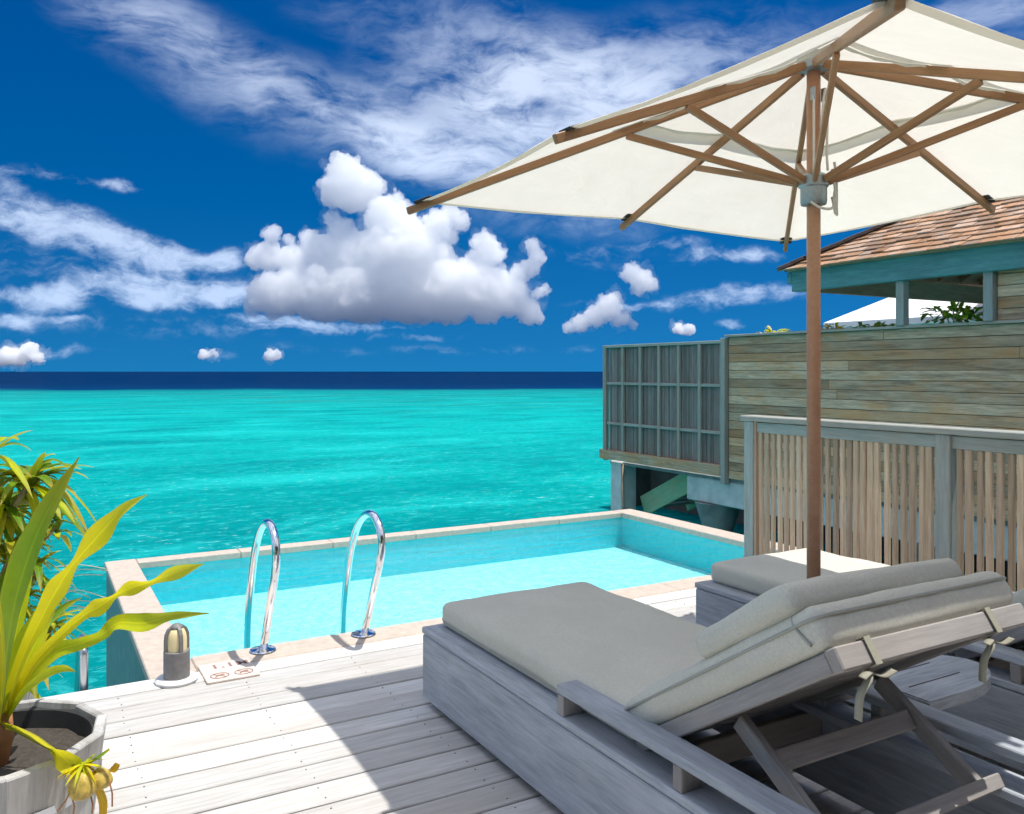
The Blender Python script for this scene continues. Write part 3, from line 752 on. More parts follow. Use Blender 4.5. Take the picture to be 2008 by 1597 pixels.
def build_lounger():
    t = empty('sun_lounger')
    w = M['lounger']
    H0, H1, HL = .035, .318, .350
    # local frame: x across, y = 0 at the foot end, negative towards the head end
    bar('side_panel', (.014, -.004, (H0 + H1) / 2), (.014, -LL, (H0 + H1) / 2), .028, H1 - H0, w, t, b=.005)
    bar('side_panel', (LW - .014, -.004, (H0 + H1) / 2), (LW - .014, -LL, (H0 + H1) / 2), .028, H1 - H0, w, t, b=.005)
    bar('foot_panel', (.03, -.018, (H0 + H1) / 2), (LW - .03, -.018, (H0 + H1) / 2), .028, H1 - H0, w, t, b=.005)
    bar('head_panel', (.03, -LL + .018, .14), (LW - .03, -LL + .018, .14), .028, .2, w, t, b=.005)
    zc = (H1 + .004 + HL) / 2; th = HL - H1 - .004
    bar('ledge_board', (.062, .002, zc), (.062, -LL - .002, zc), .126, th, w, t, b=.004)
    bar('ledge_board', (LW - .062, .002, zc), (LW - .062, -LL - .002, zc), .126, th, w, t, b=.004)
    bar('foot_ledge', (.127, -.055, zc), (LW - .127, -.055, zc), .114, th, w, t, b=.004)
    for k in range(9):
        y = -.17 - k * .148
        bar('support_slat', (.10, y, zc - .006), (LW - .10, y, zc - .006), .11, .022, w, t, b=.003)
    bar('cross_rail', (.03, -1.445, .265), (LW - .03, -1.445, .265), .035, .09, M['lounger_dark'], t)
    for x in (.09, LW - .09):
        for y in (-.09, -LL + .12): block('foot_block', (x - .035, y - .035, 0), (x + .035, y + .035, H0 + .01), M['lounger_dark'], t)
    # arm rails standing on blocks
    for x in (.045, LW - .045):
        a = bar('arm_rail', (x, -1.115, .437), (x, -LL - .0, .437), .088, .030, w, t, b=.004)
        for y in (-1.135, -1.72, -LL + .05):
            bar('arm_block', (x, y, HL), (x, y, .4215), .080, .038, M['lounger_dark'], t, up=(0, 1, 0), b=.003)
    # mattress
    mt = soft_box('mattress', .80, 1.42, .105, .036, M['cushion'], t, (.475, -.735, HL + .002), puff=.004, seed=1, ny=36)
    V = [(x, y, .078) for (x, y) in [(-.393, -.70), (-.393, .66), (-.36, .699), (.36, .699), (.393, .66), (.393, -.70)]]
    # backrest, hinged and raised
    ang = R(33.0); hy, hz = -1.44, .352
    br = empty('backrest'); br.parent = t; br.location = (0, hy, hz); br.rotation_euler = (-ang, 0, 0)
    Lb = .86
    d = M['lounger_dark']
    # inside the backrest: y runs down the slope towards the head end (negative), z out of it
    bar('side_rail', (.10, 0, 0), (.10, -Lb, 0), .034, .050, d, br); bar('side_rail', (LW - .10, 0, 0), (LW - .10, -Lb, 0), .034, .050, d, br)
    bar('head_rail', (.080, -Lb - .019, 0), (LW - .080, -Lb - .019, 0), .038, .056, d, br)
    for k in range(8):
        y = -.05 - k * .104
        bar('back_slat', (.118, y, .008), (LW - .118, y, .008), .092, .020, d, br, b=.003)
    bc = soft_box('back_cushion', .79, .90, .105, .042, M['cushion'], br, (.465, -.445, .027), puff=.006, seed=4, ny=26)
    # prop frame under the backrest
    def under(s, dz=-.03):                                     # point below the backrest in lounger space
        return hy - s * math.cos(ang) - dz * math.sin(ang) * -1, hz + s * math.sin(ang) + dz * math.cos(ang)
    ty, tz = under(.40, -.035); by, bz = -2.115, .335
    pr = empty('prop_frame'); pr.parent = t
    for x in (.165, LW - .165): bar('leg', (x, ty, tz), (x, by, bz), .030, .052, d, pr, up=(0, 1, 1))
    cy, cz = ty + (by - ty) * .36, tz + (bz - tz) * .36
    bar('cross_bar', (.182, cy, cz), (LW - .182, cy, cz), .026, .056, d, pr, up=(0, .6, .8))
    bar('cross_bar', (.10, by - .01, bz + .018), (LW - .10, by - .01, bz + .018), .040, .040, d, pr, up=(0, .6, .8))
    # ties of the back cushion round the head rail
    for x in (.19, .675):
        y0 = -Lb - .019
        loop = [(x, y0 + .026, .034), (x, y0 - .026, .034), (x, y0 - .027, -.033), (x, y0 + .024, -.036)]
        V, F = [], []
        for i, p in enumerate(loop):
            for s in (-.011, .011): V.append((p[0] + s, p[1], p[2]))
        for i in range(3): F.append([2 * i, 2 * i + 1, 2 * i + 3, 2 * i + 2])
        tie = obj('cushion_tie', mesh('cushion_tie', V, F), M['tie'], br)
        md = tie.modifiers.new('thick', 'SOLIDIFY'); md.thickness = .003; md.offset = 1
    return t
def lounger_extras(t, tray):
    pl = soft_box('head_pillow', .69, .40, .095, .045, M['cushion'], None, puff=.03, seed=9, ny=16)
    return pl
proto = build_lounger()
proto.location = (1.53, 3.50, 0)
tag(proto, 'grey wooden sun lounger in the foreground with raised backrest, wholly under the parasol shade', 'sun lounger', 'sun loungers on the deck')
second = copy_tree(proto)
second.location = (3.145, 3.50, 0)
tag(second, 'grey wooden sun lounger beside the slatted fence, its mattress partly in bright sun', 'sun lounger', 'sun loungers on the deck')
def add_pillow(root, lab):
    br = [c for c in root.children if c.name.startswith('backrest')][0]
    pl = soft_box('head_pillow', .70, .42, .070, .034, M['cushion'], None, puff=.014, seed=9 + root.location.x, ny=16, nx=16)
    ang = R(33.0)
    base = Vector((root.location.x, root.location.y - 1.44, .352))
    off = Matrix.Rotation(-ang, 3, 'X') @ Vector((.420, -.635, .027 + .105 - .002))
    pl.location = base + off; pl.rotation_euler = (-ang, 0, 0)
    tag(pl, lab, 'pillow', 'head pillows on the loungers')
    return pl
add_pillow(proto, 'plump beige-grey pillow lying on the backrest of the foreground lounger')
add_pillow(second, 'plump beige-grey pillow on the lounger beside the slatted fence, at the picture edge')
# piping on the cushions, bow tails, pull-out tray: foreground lounger only
def foreground_details():
    br = [c for c in proto.children if c.name.startswith('backrest')][0]
    bc = [c for c in br.children if c.name.startswith('back_cushion')][0]
    path = [(-.396, .44, .074), (-.396, -.41, .074), (-.385, -.44, .074), (-.355, -.452, .074), (.355, -.452, .074), (.385, -.44, .074), (.396, -.41, .074), (.396, .44, .074)]
    tube('piping', path, .0048, M['cushion_line'], bc, 6)
    tube('seam', catmull([(-.397, -.40, .02), (-.397, -.385, .05), (-.392, -.37, .08), (-.37, -.36, .104)], 5), .0040, M['cushion_line'], bc, 6)
    mt = [c for c in proto.children if c.name.startswith('mattress')][0]
    tube('piping', [(-.399, -.69, .030), (-.399, .665, .030), (-.390, .698, .030), (-.36, .711, .030), (.36, .711, .030), (.390, .698, .030), (.399, .665, .030), (.399, -.69, .030)], .0045, M['cushion_line'], mt, 6)
    for x, sgn in ((.19, 1), (.675, -1)):
        y0 = -.879
        tails = [[(x, y0 + .01, -.040), (x - .030, y0 + .0, -.06), (x - .055, y0 + .02, -.085), (x - .060, y0 + .05, -.13)],
                 [(x, y0 + .01, -.040), (x + .03, y0 + .005, -.055), (x + .062, y0 - .005, -.050)],
                 [(x, y0 + .01, -.040), (x - .035, y0 - .010, -.045), (x - .06, y0 - .012, -.052)]]
        for tl in tails:
            c = catmull(tl, 5); V, F = [], []
            for i, p in enumerate(c):
                V += [p + Vector((0, .008, .006)), p - Vector((0, .008, .006))]
            for i in range(len(c) - 1): F.append([2 * i, 2 * i + 1, 2 * i + 3, 2 * i + 2])
            o = obj('tie_tail', mesh('tie_tail', V, F, True), M['tie'], br)
            md = o.modifiers.new('thick', 'SOLIDIFY'); md.thickness = .003
    # half-round tray pulled out on the right
    tr = empty('side_tray'); tr.parent = proto
    X0, X1, yc, rr = .99, 1.20, -1.635, .17
    pts = [(X0, yc + rr), (X0, yc - rr)] + [(X1 + rr * 1.75 * math.sin(a), yc - rr * math.cos(a)) for a in [math.pi * k / 22 for k in range(23)]]
    bm = bmesh.new()
    lo = [bm.verts.new((x, y, .392)) for x, y in pts]; hi = [bm.verts.new((x, y, .432)) for x, y in pts]
    bm.faces.new(lo[::-1]); bm.faces.new(hi)
    for i in range(len(pts)): j = (i + 1) % len(pts); bm.faces.new((lo[i], lo[j], hi[j], hi[i]))
    bmesh.ops.bevel(bm, geom=[e for e in bm.edges if abs(e.verts[0].co.z - e.verts[1].co.z) < 1e-4], offset=.005, segments=2, affect='EDGES')
    obj('tray_top', from_bm('tray_top', bm), M['lounger'], tr)
    for y in (yc - .055, yc + .06): bar('groove', (X0 + .06, y, .4326), (X1 + .13, y, .4326), .0045, .002, M['dark'], tr, b=.0004)
    for y in (yc - .1, yc + .1): bar('tray_runner', (.80, y, .378), (X1 + .05, y, .378), .030, .026, M['lounger_dark'], tr)
    bar('tray_leg', (X1 - .02, yc, .0), (X1 - .02, yc, .366), .035, .035, M['lounger_dark'], tr, up=(0, 1, 0))
    lathe('bracket', [(0, 0), (.022, 0), (.022, .010), (.0, .012)], M['castmetal'], tr, (LW - .160, -1.775, .535), 14)
foreground_details()

# ================================================================ UMBRELLA
def build_umbrella():
    ux, uy = 2.80, 2.40
    t = thing('parasol', 'large square off-white parasol on a brown wooden pole between the loungers', 'parasol', (ux, uy, 0))
    HUB, SL, hwx, hwy = 2.795, 2.245, 1.222, 1.26
    lathe('base_weight', [(0, 0), (.24, 0), (.25, .02), (.24, .06), (.06, .075), (.045, .30), (0, .30)], M['castmetal'], t, seg=32)
    tube('pole', [(0, 0, .05), (0, 0, 1.4), (0, 0, 2.80)], .0275, M['pole'], t, 24)
    lathe('top_hub', [(.03, 2.735), (.062, 2.742), (.066, 2.79), (.05, 2.815), (.028, 2.82)], M['castmetal'], t, seg=16)
    lathe('finial', [(.0, 2.80), (.03, 2.82), (.026, 2.845), (.012, 2.86), (0, 2.862)], M['teak'], t, seg=14)
    lathe('slider', [(.029, 2.185), (.050, 2.187), (.053, 2.20), (.053, 2.255), (.060, 2.262), (.060, 2.300), (.045, 2.312), (.029, 2.315)], M['castmetal'], t, seg=20)
    tips = []
    for k in range(8):
        ang = math.pi / 4 * k; c, s = math.cos(ang), math.sin(ang); q = 1 / max(abs(c), abs(s))
        corner = k % 2 == 1
        tips.append(Vector((c * q * hwx, s * q * hwy, 2.295 if corner else 2.325)))
    def ribpoint(k, tt, dz=0):
        p0 = Vector((0, 0, HUB + .004)); return p0.lerp(tips[k], tt) + Vector((0, 0, dz))
    for k in range(8):
        corner = k % 2 == 1
        a, b = ribpoint(k, .045 if not corner else .035, -.028), ribpoint(k, 1.035 if not corner else 1.03, -.024)
        rb = bar('rib', a, b, .023, .034, M['teak'], t, b=.003)
        tt = .44 if corner else .56
        j = ribpoint(k, tt, -.045)
        dirv = Vector((tips[k].x, tips[k].y, 0)).normalized()
        bar('strut', dirv * .058 + Vector((0, 0, 2.282)), j, .020, .030, M['teak'], t, b=.003)
        # fabric pocket at the rib end
        e0, e1 = ribpoint(k, .955, -.004), ribpoint(k, 1.004, -.003)
        pk = bar('rib_pocket', e0, e1, .070, .012, M['liner'], t, b=.003)
    def sector(name, k, t0, t1, lift, nt, ns, sag, hem=0.0, seedv=0):
        A, B = tips[k], tips[(k + 1) % 8]; V, F = [], []
        for i in range(nt + 1):
            for j in range(ns + 1):
                s = j / ns; te = t0 + (t1 - t0) * i / nt
                base = A.lerp(B, s); bow = math.sin(math.pi * s)
                tt = te * (1 - .010 * bow * te)                       # edge drawn in between ribs
                p = Vector((0, 0, HUB + .004)).lerp(base, tt)
                p.z += lift - sag * bow * te * (1.1 - .3 * te)
                if hem and i < 4: p.z -= hem * bow * (1 - i / 4) * (1 + .2 * math.sin(s * 13 + seedv))
                p.z += mnoise.noise(Vector((p.x * 3.1 + seedv, p.y * 3.1, 0))) * .006 * min(bow * 3, 1)
                V.append(p)
        for i in range(nt):
            for j in range(ns):
                a = i * (ns + 1) + j; F.append([a, a + 1, a + ns + 2, a + ns + 1])
        return obj(name, mesh(name, V, F, True), M['canvas'], t)
    for k in range(8):
        sector('canopy_panel', k, .405, 1.0, .0, 14, 12, .020, .010, k * 3.3)
        sector('vent_panel', k, .0, .475, .030, 8, 10, .014, 0, 50 + k)
        # hem line of the panel at the vent
        A, B = tips[k], tips[(k + 1) % 8]
        pts = []
        for j in range(13):
            s = j / 12; bow = math.sin(math.pi * s); base = A.lerp(B, s)
            p = Vector((0, 0, HUB + .004)).lerp(base, .405 * (1 - .004 * bow)); p.z += -.0080 * bow - .010 * bow * (1 + .2 * math.sin(s * 13 + k * 3.3)) - .004
            pts.append(p)
        V, F = [], []
        for j, p in enumerate(pts): V += [p, p + Vector((0, 0, -.011 - .003 * math.sin(j * 1.7 + k)))]
        for j in range(12): F.append([2 * j, 2 * j + 1, 2 * j + 3, 2 * j + 2])
        obj('vent_hem', mesh('vent_hem', V, F, True), M['canvas'], t)
        # short valance turned under along the outer edge
        V, F = [], []
        for j in range(13):
            s = j / 12; bow = math.sin(math.pi * s); base = A.lerp(B, s)
            p = Vector((0, 0, HUB + .004)).lerp(base, 1 - .010 * bow); p.z -= .0160 * bow
            p2 = Vector((0, 0, HUB + .004)).lerp(base, .972 - .010 * bow); p2.z -= .0160 * bow + .012
            V += [p, p2]
        for j in range(12): F.append([2 * j, 2 * j + 1, 2 * j + 3, 2 * j + 2])
        obj('edge_hem', mesh('edge_hem', V, F, True), M['canvas'], t)
    # pulleys and rope
    for sx, z in ((-.034, 2.66), (.030, 2.665)):
        bar('pulley', (sx, -.026, z), (sx, -.026, z - .055), .012, .022, M['castmetal'], t, up=(0, 1, 0), b=.002)
    ropes = [[(-.034, -.030, 2.655), (-.038, -.034, 2.50), (-.036, -.032, 2.31)],
             [(.030, -.034, 2.66), (.004, -.045, 2.60), (-.012, -.047, 2.45), (-.018, -.046, 2.36)],
             [(.032, -.034, 2.655), (.028, -.046, 2.56), (.020, -.050, 2.40), (.018, -.056, 2.32)],
             [(.05, -.05, 2.33), (.066, -.052, 2.26), (.056, -.054, 2.20), (.072, -.05, 2.15), (.085, -.045, 2.20), (.076, -.05, 2.30), (.060, -.054, 2.36)],
             [(.05, -.055, 2.33), (.058, -.06, 2.24), (.068, -.058, 2.175), (.080, -.05, 2.145), (.09, -.04, 2.21), (.082, -.045, 2.31)],
             [(-.05, -.03, 2.19), (-.03, -.056, 2.165), (.02, -.062, 2.162), (.06, -.05, 2.18), (.075, -.03, 2.22)]]
    for rp in ropes: tube('rope', catmull(rp, 6), .0056, M['rope'], t, 6)
build_umbrella()

# ================================================================ FENCE
def build_fence():
    FX = 4.66
    t = thing('slatted_fence', 'waist-high fence of upright tan slats in a weathered grey frame beside the loungers', 'fence', (FX, 4.6, 0))
    rnd = random.Random(11)
    posts = [-.045 - 1.53 * k for k in range(4)]
    for y in posts:
        bar('post', (0, y, -.3), (0, y, 1.135), .095, .095, M['fence'], t, up=(0, 1, 0), b=.006)
        if y == posts[0]: bar('post_facing', (-.0, y - .056, 0), (-.0, y - .056, 1.135), .075, .016, M['slat'], t, up=(0, 1, 0), b=.003)
    bar('top_rail', (0, .015, 1.155), (0, posts[-1] - .06, 1.155), .145, .038, M['fence'], t, b=.006)
    bar('under_rail', (0, posts[0] - .05, 1.09), (0, posts[-1] + .05, 1.09), .05, .075, M['fence'], t)
    bar('bottom_rail', (0, posts[0] - .05, .07), (0, posts[-1] + .05, .07), .05, .07, M['fence'], t)
    for a, b in zip(posts[:-1], posts[1:]):
        y = a - .085
        while y > b + .075:
            w = rnd.uniform(.034, .047); lean = rnd.uniform(-.004, .004)
            bar('slat', (-.004 + rnd.uniform(-.006, .006), y, .10), (-.004 + rnd.uniform(-.006, .006), y + lean, 1.056), .026, w, M['slat'], t, up=(0, 1, 0), b=.006)
            y -= rnd.uniform(.052, .064)
build_fence()

# ================================================================ THE VILLA BEHIND THE CAMERA
def build_home():
    t = thing('home_villa', 'brown board facade of the villa that the deck belongs to, behind the viewer', 'building', (0, -1.7, 0))
    for k in range(25):
        z = -.3 + k * .14
        for a, b in ((-4.0, -1.6), (.9, 3.6), (5.4, 7.5)) if .0 < z < 2.2 else ((-4.0, 7.5),):
            bar('wall_board', (a, 0, z), (b, 0, z), .03, .134, M['home'], t)
    for a, b in ((-1.6, .9), (3.6, 5.4)):
        block('door_pane', (a + .06, -.02, .05), (b - .06, -.005, 2.13), M['pane'], t)
        for x in (a + .03, (a + b) / 2, b - .03): bar('door_frame', (x, .01, .0), (x, .01, 2.16), .06, .06, M['home'], t, up=(0, 1, 0))
    block('rear_wall', (-4.0, -.12, -.3), (7.5, -.03, 3.2), M['hull'], t)
    V = [(-4.6, .75, 2.95), (8.1, .75, 2.95), (8.1, -3.6, 5.2), (-4.6, -3.6, 5.2)]
    o = obj('roof', mesh('roof', V, [[0, 1, 2, 3]]), M['rafter'], t)
    md = o.modifiers.new('thick', 'SOLIDIFY'); md.thickness = .12
M['home'] = wood('home_wall_wood', (.20, .10, .05), (.38, .21, .11), None, grain=10, var=.15)
M['pane'] = plain('door_glass', (.02, .025, .03), .05, spec=.6)
build_home()

# ================================================================ NEIGHBOUR VILLA
WX = 8.59
def build_villa():
    v = thing('villa', 'neighbouring overwater villa with horizontal board walls and shingled hip roof', 'building', (WX, 0, 0))
    rnd = random.Random(21)
    YE, YM, Y0 = 11.80, 8.90, 1.5
    # --- board wall along the side terrace
    bh = .118; z0 = -.02
    for i in range(17):
        za, zb = z0 + i * bh, z0 + (i + 1) * bh
        cuts = [Y0, rnd.uniform(3.2, 7.6), YM - .04] if i % 3 else [Y0, YM - .04]
        for a, b in zip(cuts[:-1], cuts[1:]):
            bar('wall_board', (.012 + rnd.uniform(-.002, .002), a + .0015, (za + zb) / 2), (.012 + rnd.uniform(-.002, .002), b - .0015, (za + zb) / 2), .024, bh - .005, M['cladding'], v, b=.004)
    block('wall_core', (.026, Y0, z0), (.10, YM, z0 + 17 * bh), M['dark'], v)
    bar('wall_cap', (.03, Y0, z0 + 17 * bh + .018), (.03, YM, z0 + 17 * bh + .018), .15, .032, M['frame_grey'], v)
    # upper wall of the house, right of the opening
    for i in range(6):
        za = z0 + 17 * bh + .036 + i * bh
        bar('wall_board', (.012, Y0, za + bh / 2), (.012, 5.03, za + bh / 2), .024, bh - .005, M['cladding'], v, b=.004)
    block('wall_core', (.026, Y0, 2.02), (.10, 5.0, 2.75), M['dark'], v)
    # --- privacy screen
    sc = empty('privacy_screen'); sc.parent = v
    g = M['frame_grey']
    zt, zb = 1.945, .165
    bar('frame_post', (0, YE, -.02), (0, YE, zt), .07, .09, g, sc, up=(0, 1, 0)); bar('frame_post', (-.012, YM + .02, -.10), (-.012, YM + .02, zt + .03), .10, .085, g, sc, up=(0, 1, 0))
    bar('frame_rail', (0, YM + .06, zt - .02), (0, YE + .045, zt - .02), .08, .045, g, sc)
    bar('sill_board', (-.02, YM + .065, .085), (-.02, YE + .10, .085), .10, .155, M['cladding'], sc)
    cols = [YM + .065 + (YE - .045 - YM - .065) * k / 6 for k in range(7)]
    for y in cols[1:-1]: bar('mullion', (-.012, y, zb), (-.012, y, zt - .045), .05, .055, g, sc, up=(0, 1, 0))
    for k in range(6):
        for z in (.62, 1.30): bar('transom', (-.012, cols[k] + .03, z), (-.012, cols[k + 1] - .03, z), .045, .045, g, sc)
        ylo, yhi = cols[k] + .03, cols[k + 1] - .03; n = 11
        for j in range(n):
            y = ylo + (yhi - ylo) * (j + .5) / n
            bar('screen_slat', (.022 + rnd.uniform(-.003, .003), y, zb), (.022, y, zt - .045), .016, (yhi - ylo) / n - .004, M['screen'], sc, up=(0, 1, 0), b=.003)
    block('backing_panel', (.036, YM + .06, .16), (.05, YE - .05, 1.93), M['screen'], sc)
    # --- floor beam, piers, dark underside
    bar('floor_beam', (.16, Y0, -.255), (.16, YM + .90, -.255), .22, .36, M['concrete'], v, b=.015)
    block('floor_slab', (.05, Y0, -.075), (6.0, YE - .05, -.025), M['concrete_wet'], v)
    def pier(x, y, w, flare):
        prof = [(w, -3.2), (w, -.98), (w * 1.02, -.92), (w * flare, -.44)]
        lathe('pier', prof, M['concrete_wet'] if flare > 1.2 else M['concrete'], v, (x, y, 0), 12)
    for y in (9.38, 5.9, 2.4): pier(.30, y, .20, 1.75)
    for y in (8.6, 5.4, 2.4): pier(3.4, y, .20, 1.75)
    block('corner_pillar', (.02, YE - .42, -3.2), (.34, YE - .10, -.02), M['concrete'], v, b=.02)
    block('under_shade_wall', (3.9, Y0, -3.2), (4.0, 15.4, -.08), M['hull'], v)  # dark wall added to keep the space under the villa in shade
    block('under_shade_wall', (3.0, 15.5, -3.2), (8.0, 15.6, -.08), M['hull'], v)
    block('floor_slab', (3.0, YE - .045, -.075), (8.0, 15.6, -.025), M['concrete_wet'], v)
    # stair into the sea
    st = empty('sea_stair'); st.parent = v
    bar('stringer', (.42, 11.30, -.78), (.42, 9.85, -.08), .05, .34, M['greenboard'], st, b=.01)
    bar('stringer', (1.35, 11.30, -.78), (1.35, 9.85, -.08), .05, .34, M['greenboard'], st, b=.01)
    for k in range(7):
        q = k / 6; y, z = 9.85 + 1.3 * q, -.12 - .64 * q
        bar('tread', (.45, y, z), (1.32, y, z), .2, .035, M['frame_grey'], st)
    tube('drain_pipe', [(.02, 11.36, -.05), (.01, 11.32, -.9), (.0, 11.30, -2.5)], .022, M['slat'], v, 8)
    # --- roof
    EX, EY, EZ = -.20, 7.66, 2.80          # eave corner (nearest the sea)
    pitch = math.tan(R(30)); run = 4.2
    rf = empty('roof'); rf.parent = v
    def rp(x, y, off=0): return Vector((x, y, EZ + (x - EX) * pitch + off))
    bar('eave_beam', (-.075, EY - .05, 2.655), (-.075, 0.5, 2.655), .10, .265, M['beam'], v, b=.008)
    bar('end_rafter_beam', (-.022, EY - .10, 2.655), (8.2, EY - .10, 2.655), .08, .25, M['rafter'], v, b=.006)
    bar('beam_end', (-.075, EY + .03, 2.70), (-.075, EY - .048, 2.70), .09, .14, M['beam'], v)
    for y, zt2 in ((6.10, 2.53), (5.09, 2.53)):
        bar('opening_post', (-.02, y, 2.02), (-.02, y, zt2), .10, .10, M['fence'], v, up=(0, 1, 0))
    # sheathing under the shingles: two slopes meeting at the hip
    def slab(pts, name):
        n = (Vector(pts[1]) - Vector(pts[0])).cross(Vector(pts[2]) - Vector(pts[0])).normalized()
        if n.z < 0: n = -n
        k = len(pts); V = [Vector(p) for p in pts] + [Vector(p) - n * .03 for p in pts]
        F = [list(range(k)), list(range(k, 2 * k))[::-1]] + [[i, k + i, k + (i + 1) % k, (i + 1) % k] for i in range(k)]
        return obj(name, mesh(name, V, F), M['rafter'], rf)
    top = EZ + run * pitch
    slab([(EX, EY, EZ), (EX, 0.3, EZ), (EX + run, 0.3, top), (EX + run, EY - run, top)], 'sheathing')
    slab([(EX, EY, EZ), (EX + run, EY - run, top), (EX + 2 * run, EY, EZ)], 'sheathing')
    slab([(EX + run, EY - run, top), (EX + run, .3, top), (EX + 2 * run, .3, EZ), (EX + 2 * run, EY, EZ)], 'sheathing')
    for k in range(14):
        y = EY - .35 - k * .5
        dlen = min(run, max(EY - y, .3)) * .98
        bar('rafter', (EX + .20, y, EZ + .20 * pitch - .09), (EX + dlen, y, EZ + dlen * pitch - .09), .05, .09, M['rafter'], rf)
    for k in range(12):
        x = EX + .4 + k * .5; dlen = min(x - EX, 3.6)
        bar('rafter', (x, EY - .20, EZ + .20 * pitch - .09), (x, EY - dlen, EZ + dlen * pitch - .09), .05, .09, M['rafter'], rf)
    # shingles
    slope_n = Vector((-math.sin(R(30)), 0, math.cos(R(30)))); slope_u = Vector((math.cos(R(30)), 0, math.sin(R(30))))
    sing = []
    for row in range(18):
        s0 = row * .135; x0 = EX - .05 + s0 * math.cos(R(30)); y = EY + .03 - (x0 - EX) - rnd.uniform(0, .03)
        while y > 1.6:
            w = rnd.choice((.13, .17, .20, .24)); sing.append((s0, y - w / 2, w)); y -= w + .005
    keep = sorted(range(len(sing)), key=lambda i: (sing[i][0] * 1.2 + abs(sing[i][1] - 5.0) * .35))
    keepset = set(keep[:300])
    Vs, Fs = [], []
    for i, (s0, yc, w) in enumerate(sing):
        o0 = Vector((EX - .05, yc, EZ - .05 * pitch)) + slope_u * s0 + slope_n * (.028 + rnd.uniform(-.006, .006)) + slope_u * rnd.uniform(-.012, .012)
        o1 = o0 + slope_u * .19 - slope_n * .024
        if i in keepset:
            bar('shingle', o0, o1, w, .020, M['shingle'], rf, up=slope_n, b=.003)
        else:
            V, F = box_geo(.19, w, .020, .003); x = (o1 - o0).normalized(); yv = slope_n.cross(x).normalized(); z = x.cross(yv)
            k0 = len(Vs); c = (o0 + o1) / 2
            Vs += [c + x * p.x + yv * p.y + z * p.z for p in V]; Fs += [[k0 + q for q in f] for f in F]
    if Vs: tag(obj('far_shingles', mesh('far_shingles', Vs, Fs), M['shingle'], rf), kind='stuff')
    hipdir = Vector((1, -1, pitch)).normalized()
    for k in range(26):
        a = Vector((EX - .06, EY + .06, EZ - .02)) + hipdir * (k * .17) + Vector((0, 0, .030 + .004 * (k % 2)))
        bar('hip_cap', a, a + hipdir * .20, .19, .042, M['hipcap'], rf, b=.005)
M['screen'] = wood('screen_slat_wood', (.15, .14, .125), (.34, .32, .29), (.22, .14, .10), grain=12, var=.3, stain_amt=.5)
build_villa()

# ================================================================ beyond the villa wall
def ribbon(path, widths, fold=.35, side=None, roll=None, uvname='UVMap'):
    """leaf blade: V-folded strip along path; returns verts, faces, uvs"""
    c = path; n = len(c); V, F, UV = [], [], []
    side = Vector(side) if side else None
    for i, p in enumerate(c):
        tdir = (c[min(i + 1, n - 1)] - c[max(i - 1, 0)]).normalized()
        s = side - tdir * side.dot(tdir) if side else tdir.cross(Vector((0, 0, 1)))
        if s.length < 1e-4: s = tdir.orthogonal()
        s.normalize()
        if roll: s = Matrix.Rotation(roll[i], 3, tdir) @ s
        up = s.cross(tdir).normalized(); w = widths[i] / 2
        V += [p - s * w + up * (w * fold), p - s * w * .5 + up * (w * fold * .4), p, p + s * w * .5 + up * (w * fold * .4), p + s * w + up * (w * fold)]
        UV += [(u, i / (n - 1)) for u in (0, .25, .5, .75, 1)]
    for i in range(n - 1):
        for k in range(4): a = i * 5 + k; F.append([a, a + 1, a + 6, a + 5])
    return V, F, UV
def leaf_obj(name, V, F, UV, mat, parent):
    me = mesh(name, V, F, True); ul = me.uv_layers.new(name='UVMap')
    for lp in me.loops: ul.data[lp.index].uv = UV[lp.vertex_index]
    return obj(name, me, mat, parent)
def simple_leaf(base, dirv, length, width, droop, mat, parent, name='leaf', fold=.3, n=8, rnd=random):
    dirv = Vector(dirv).normalized(); pts, wd = [], []
    for i in range(n + 1):
        q = i / n
        p = Vector(base) + dirv * (length * q) + Vector((0, 0, -droop * length * q * q)); pts.append(p)
        wd.append(width * (math.sin(math.pi * min(q * .86 + .12, 1)) ** .75) * (1 if q < .98 else .2) + .0008)
    return leaf_obj(name, *ribbon(pts, wd, fold), mat, parent)

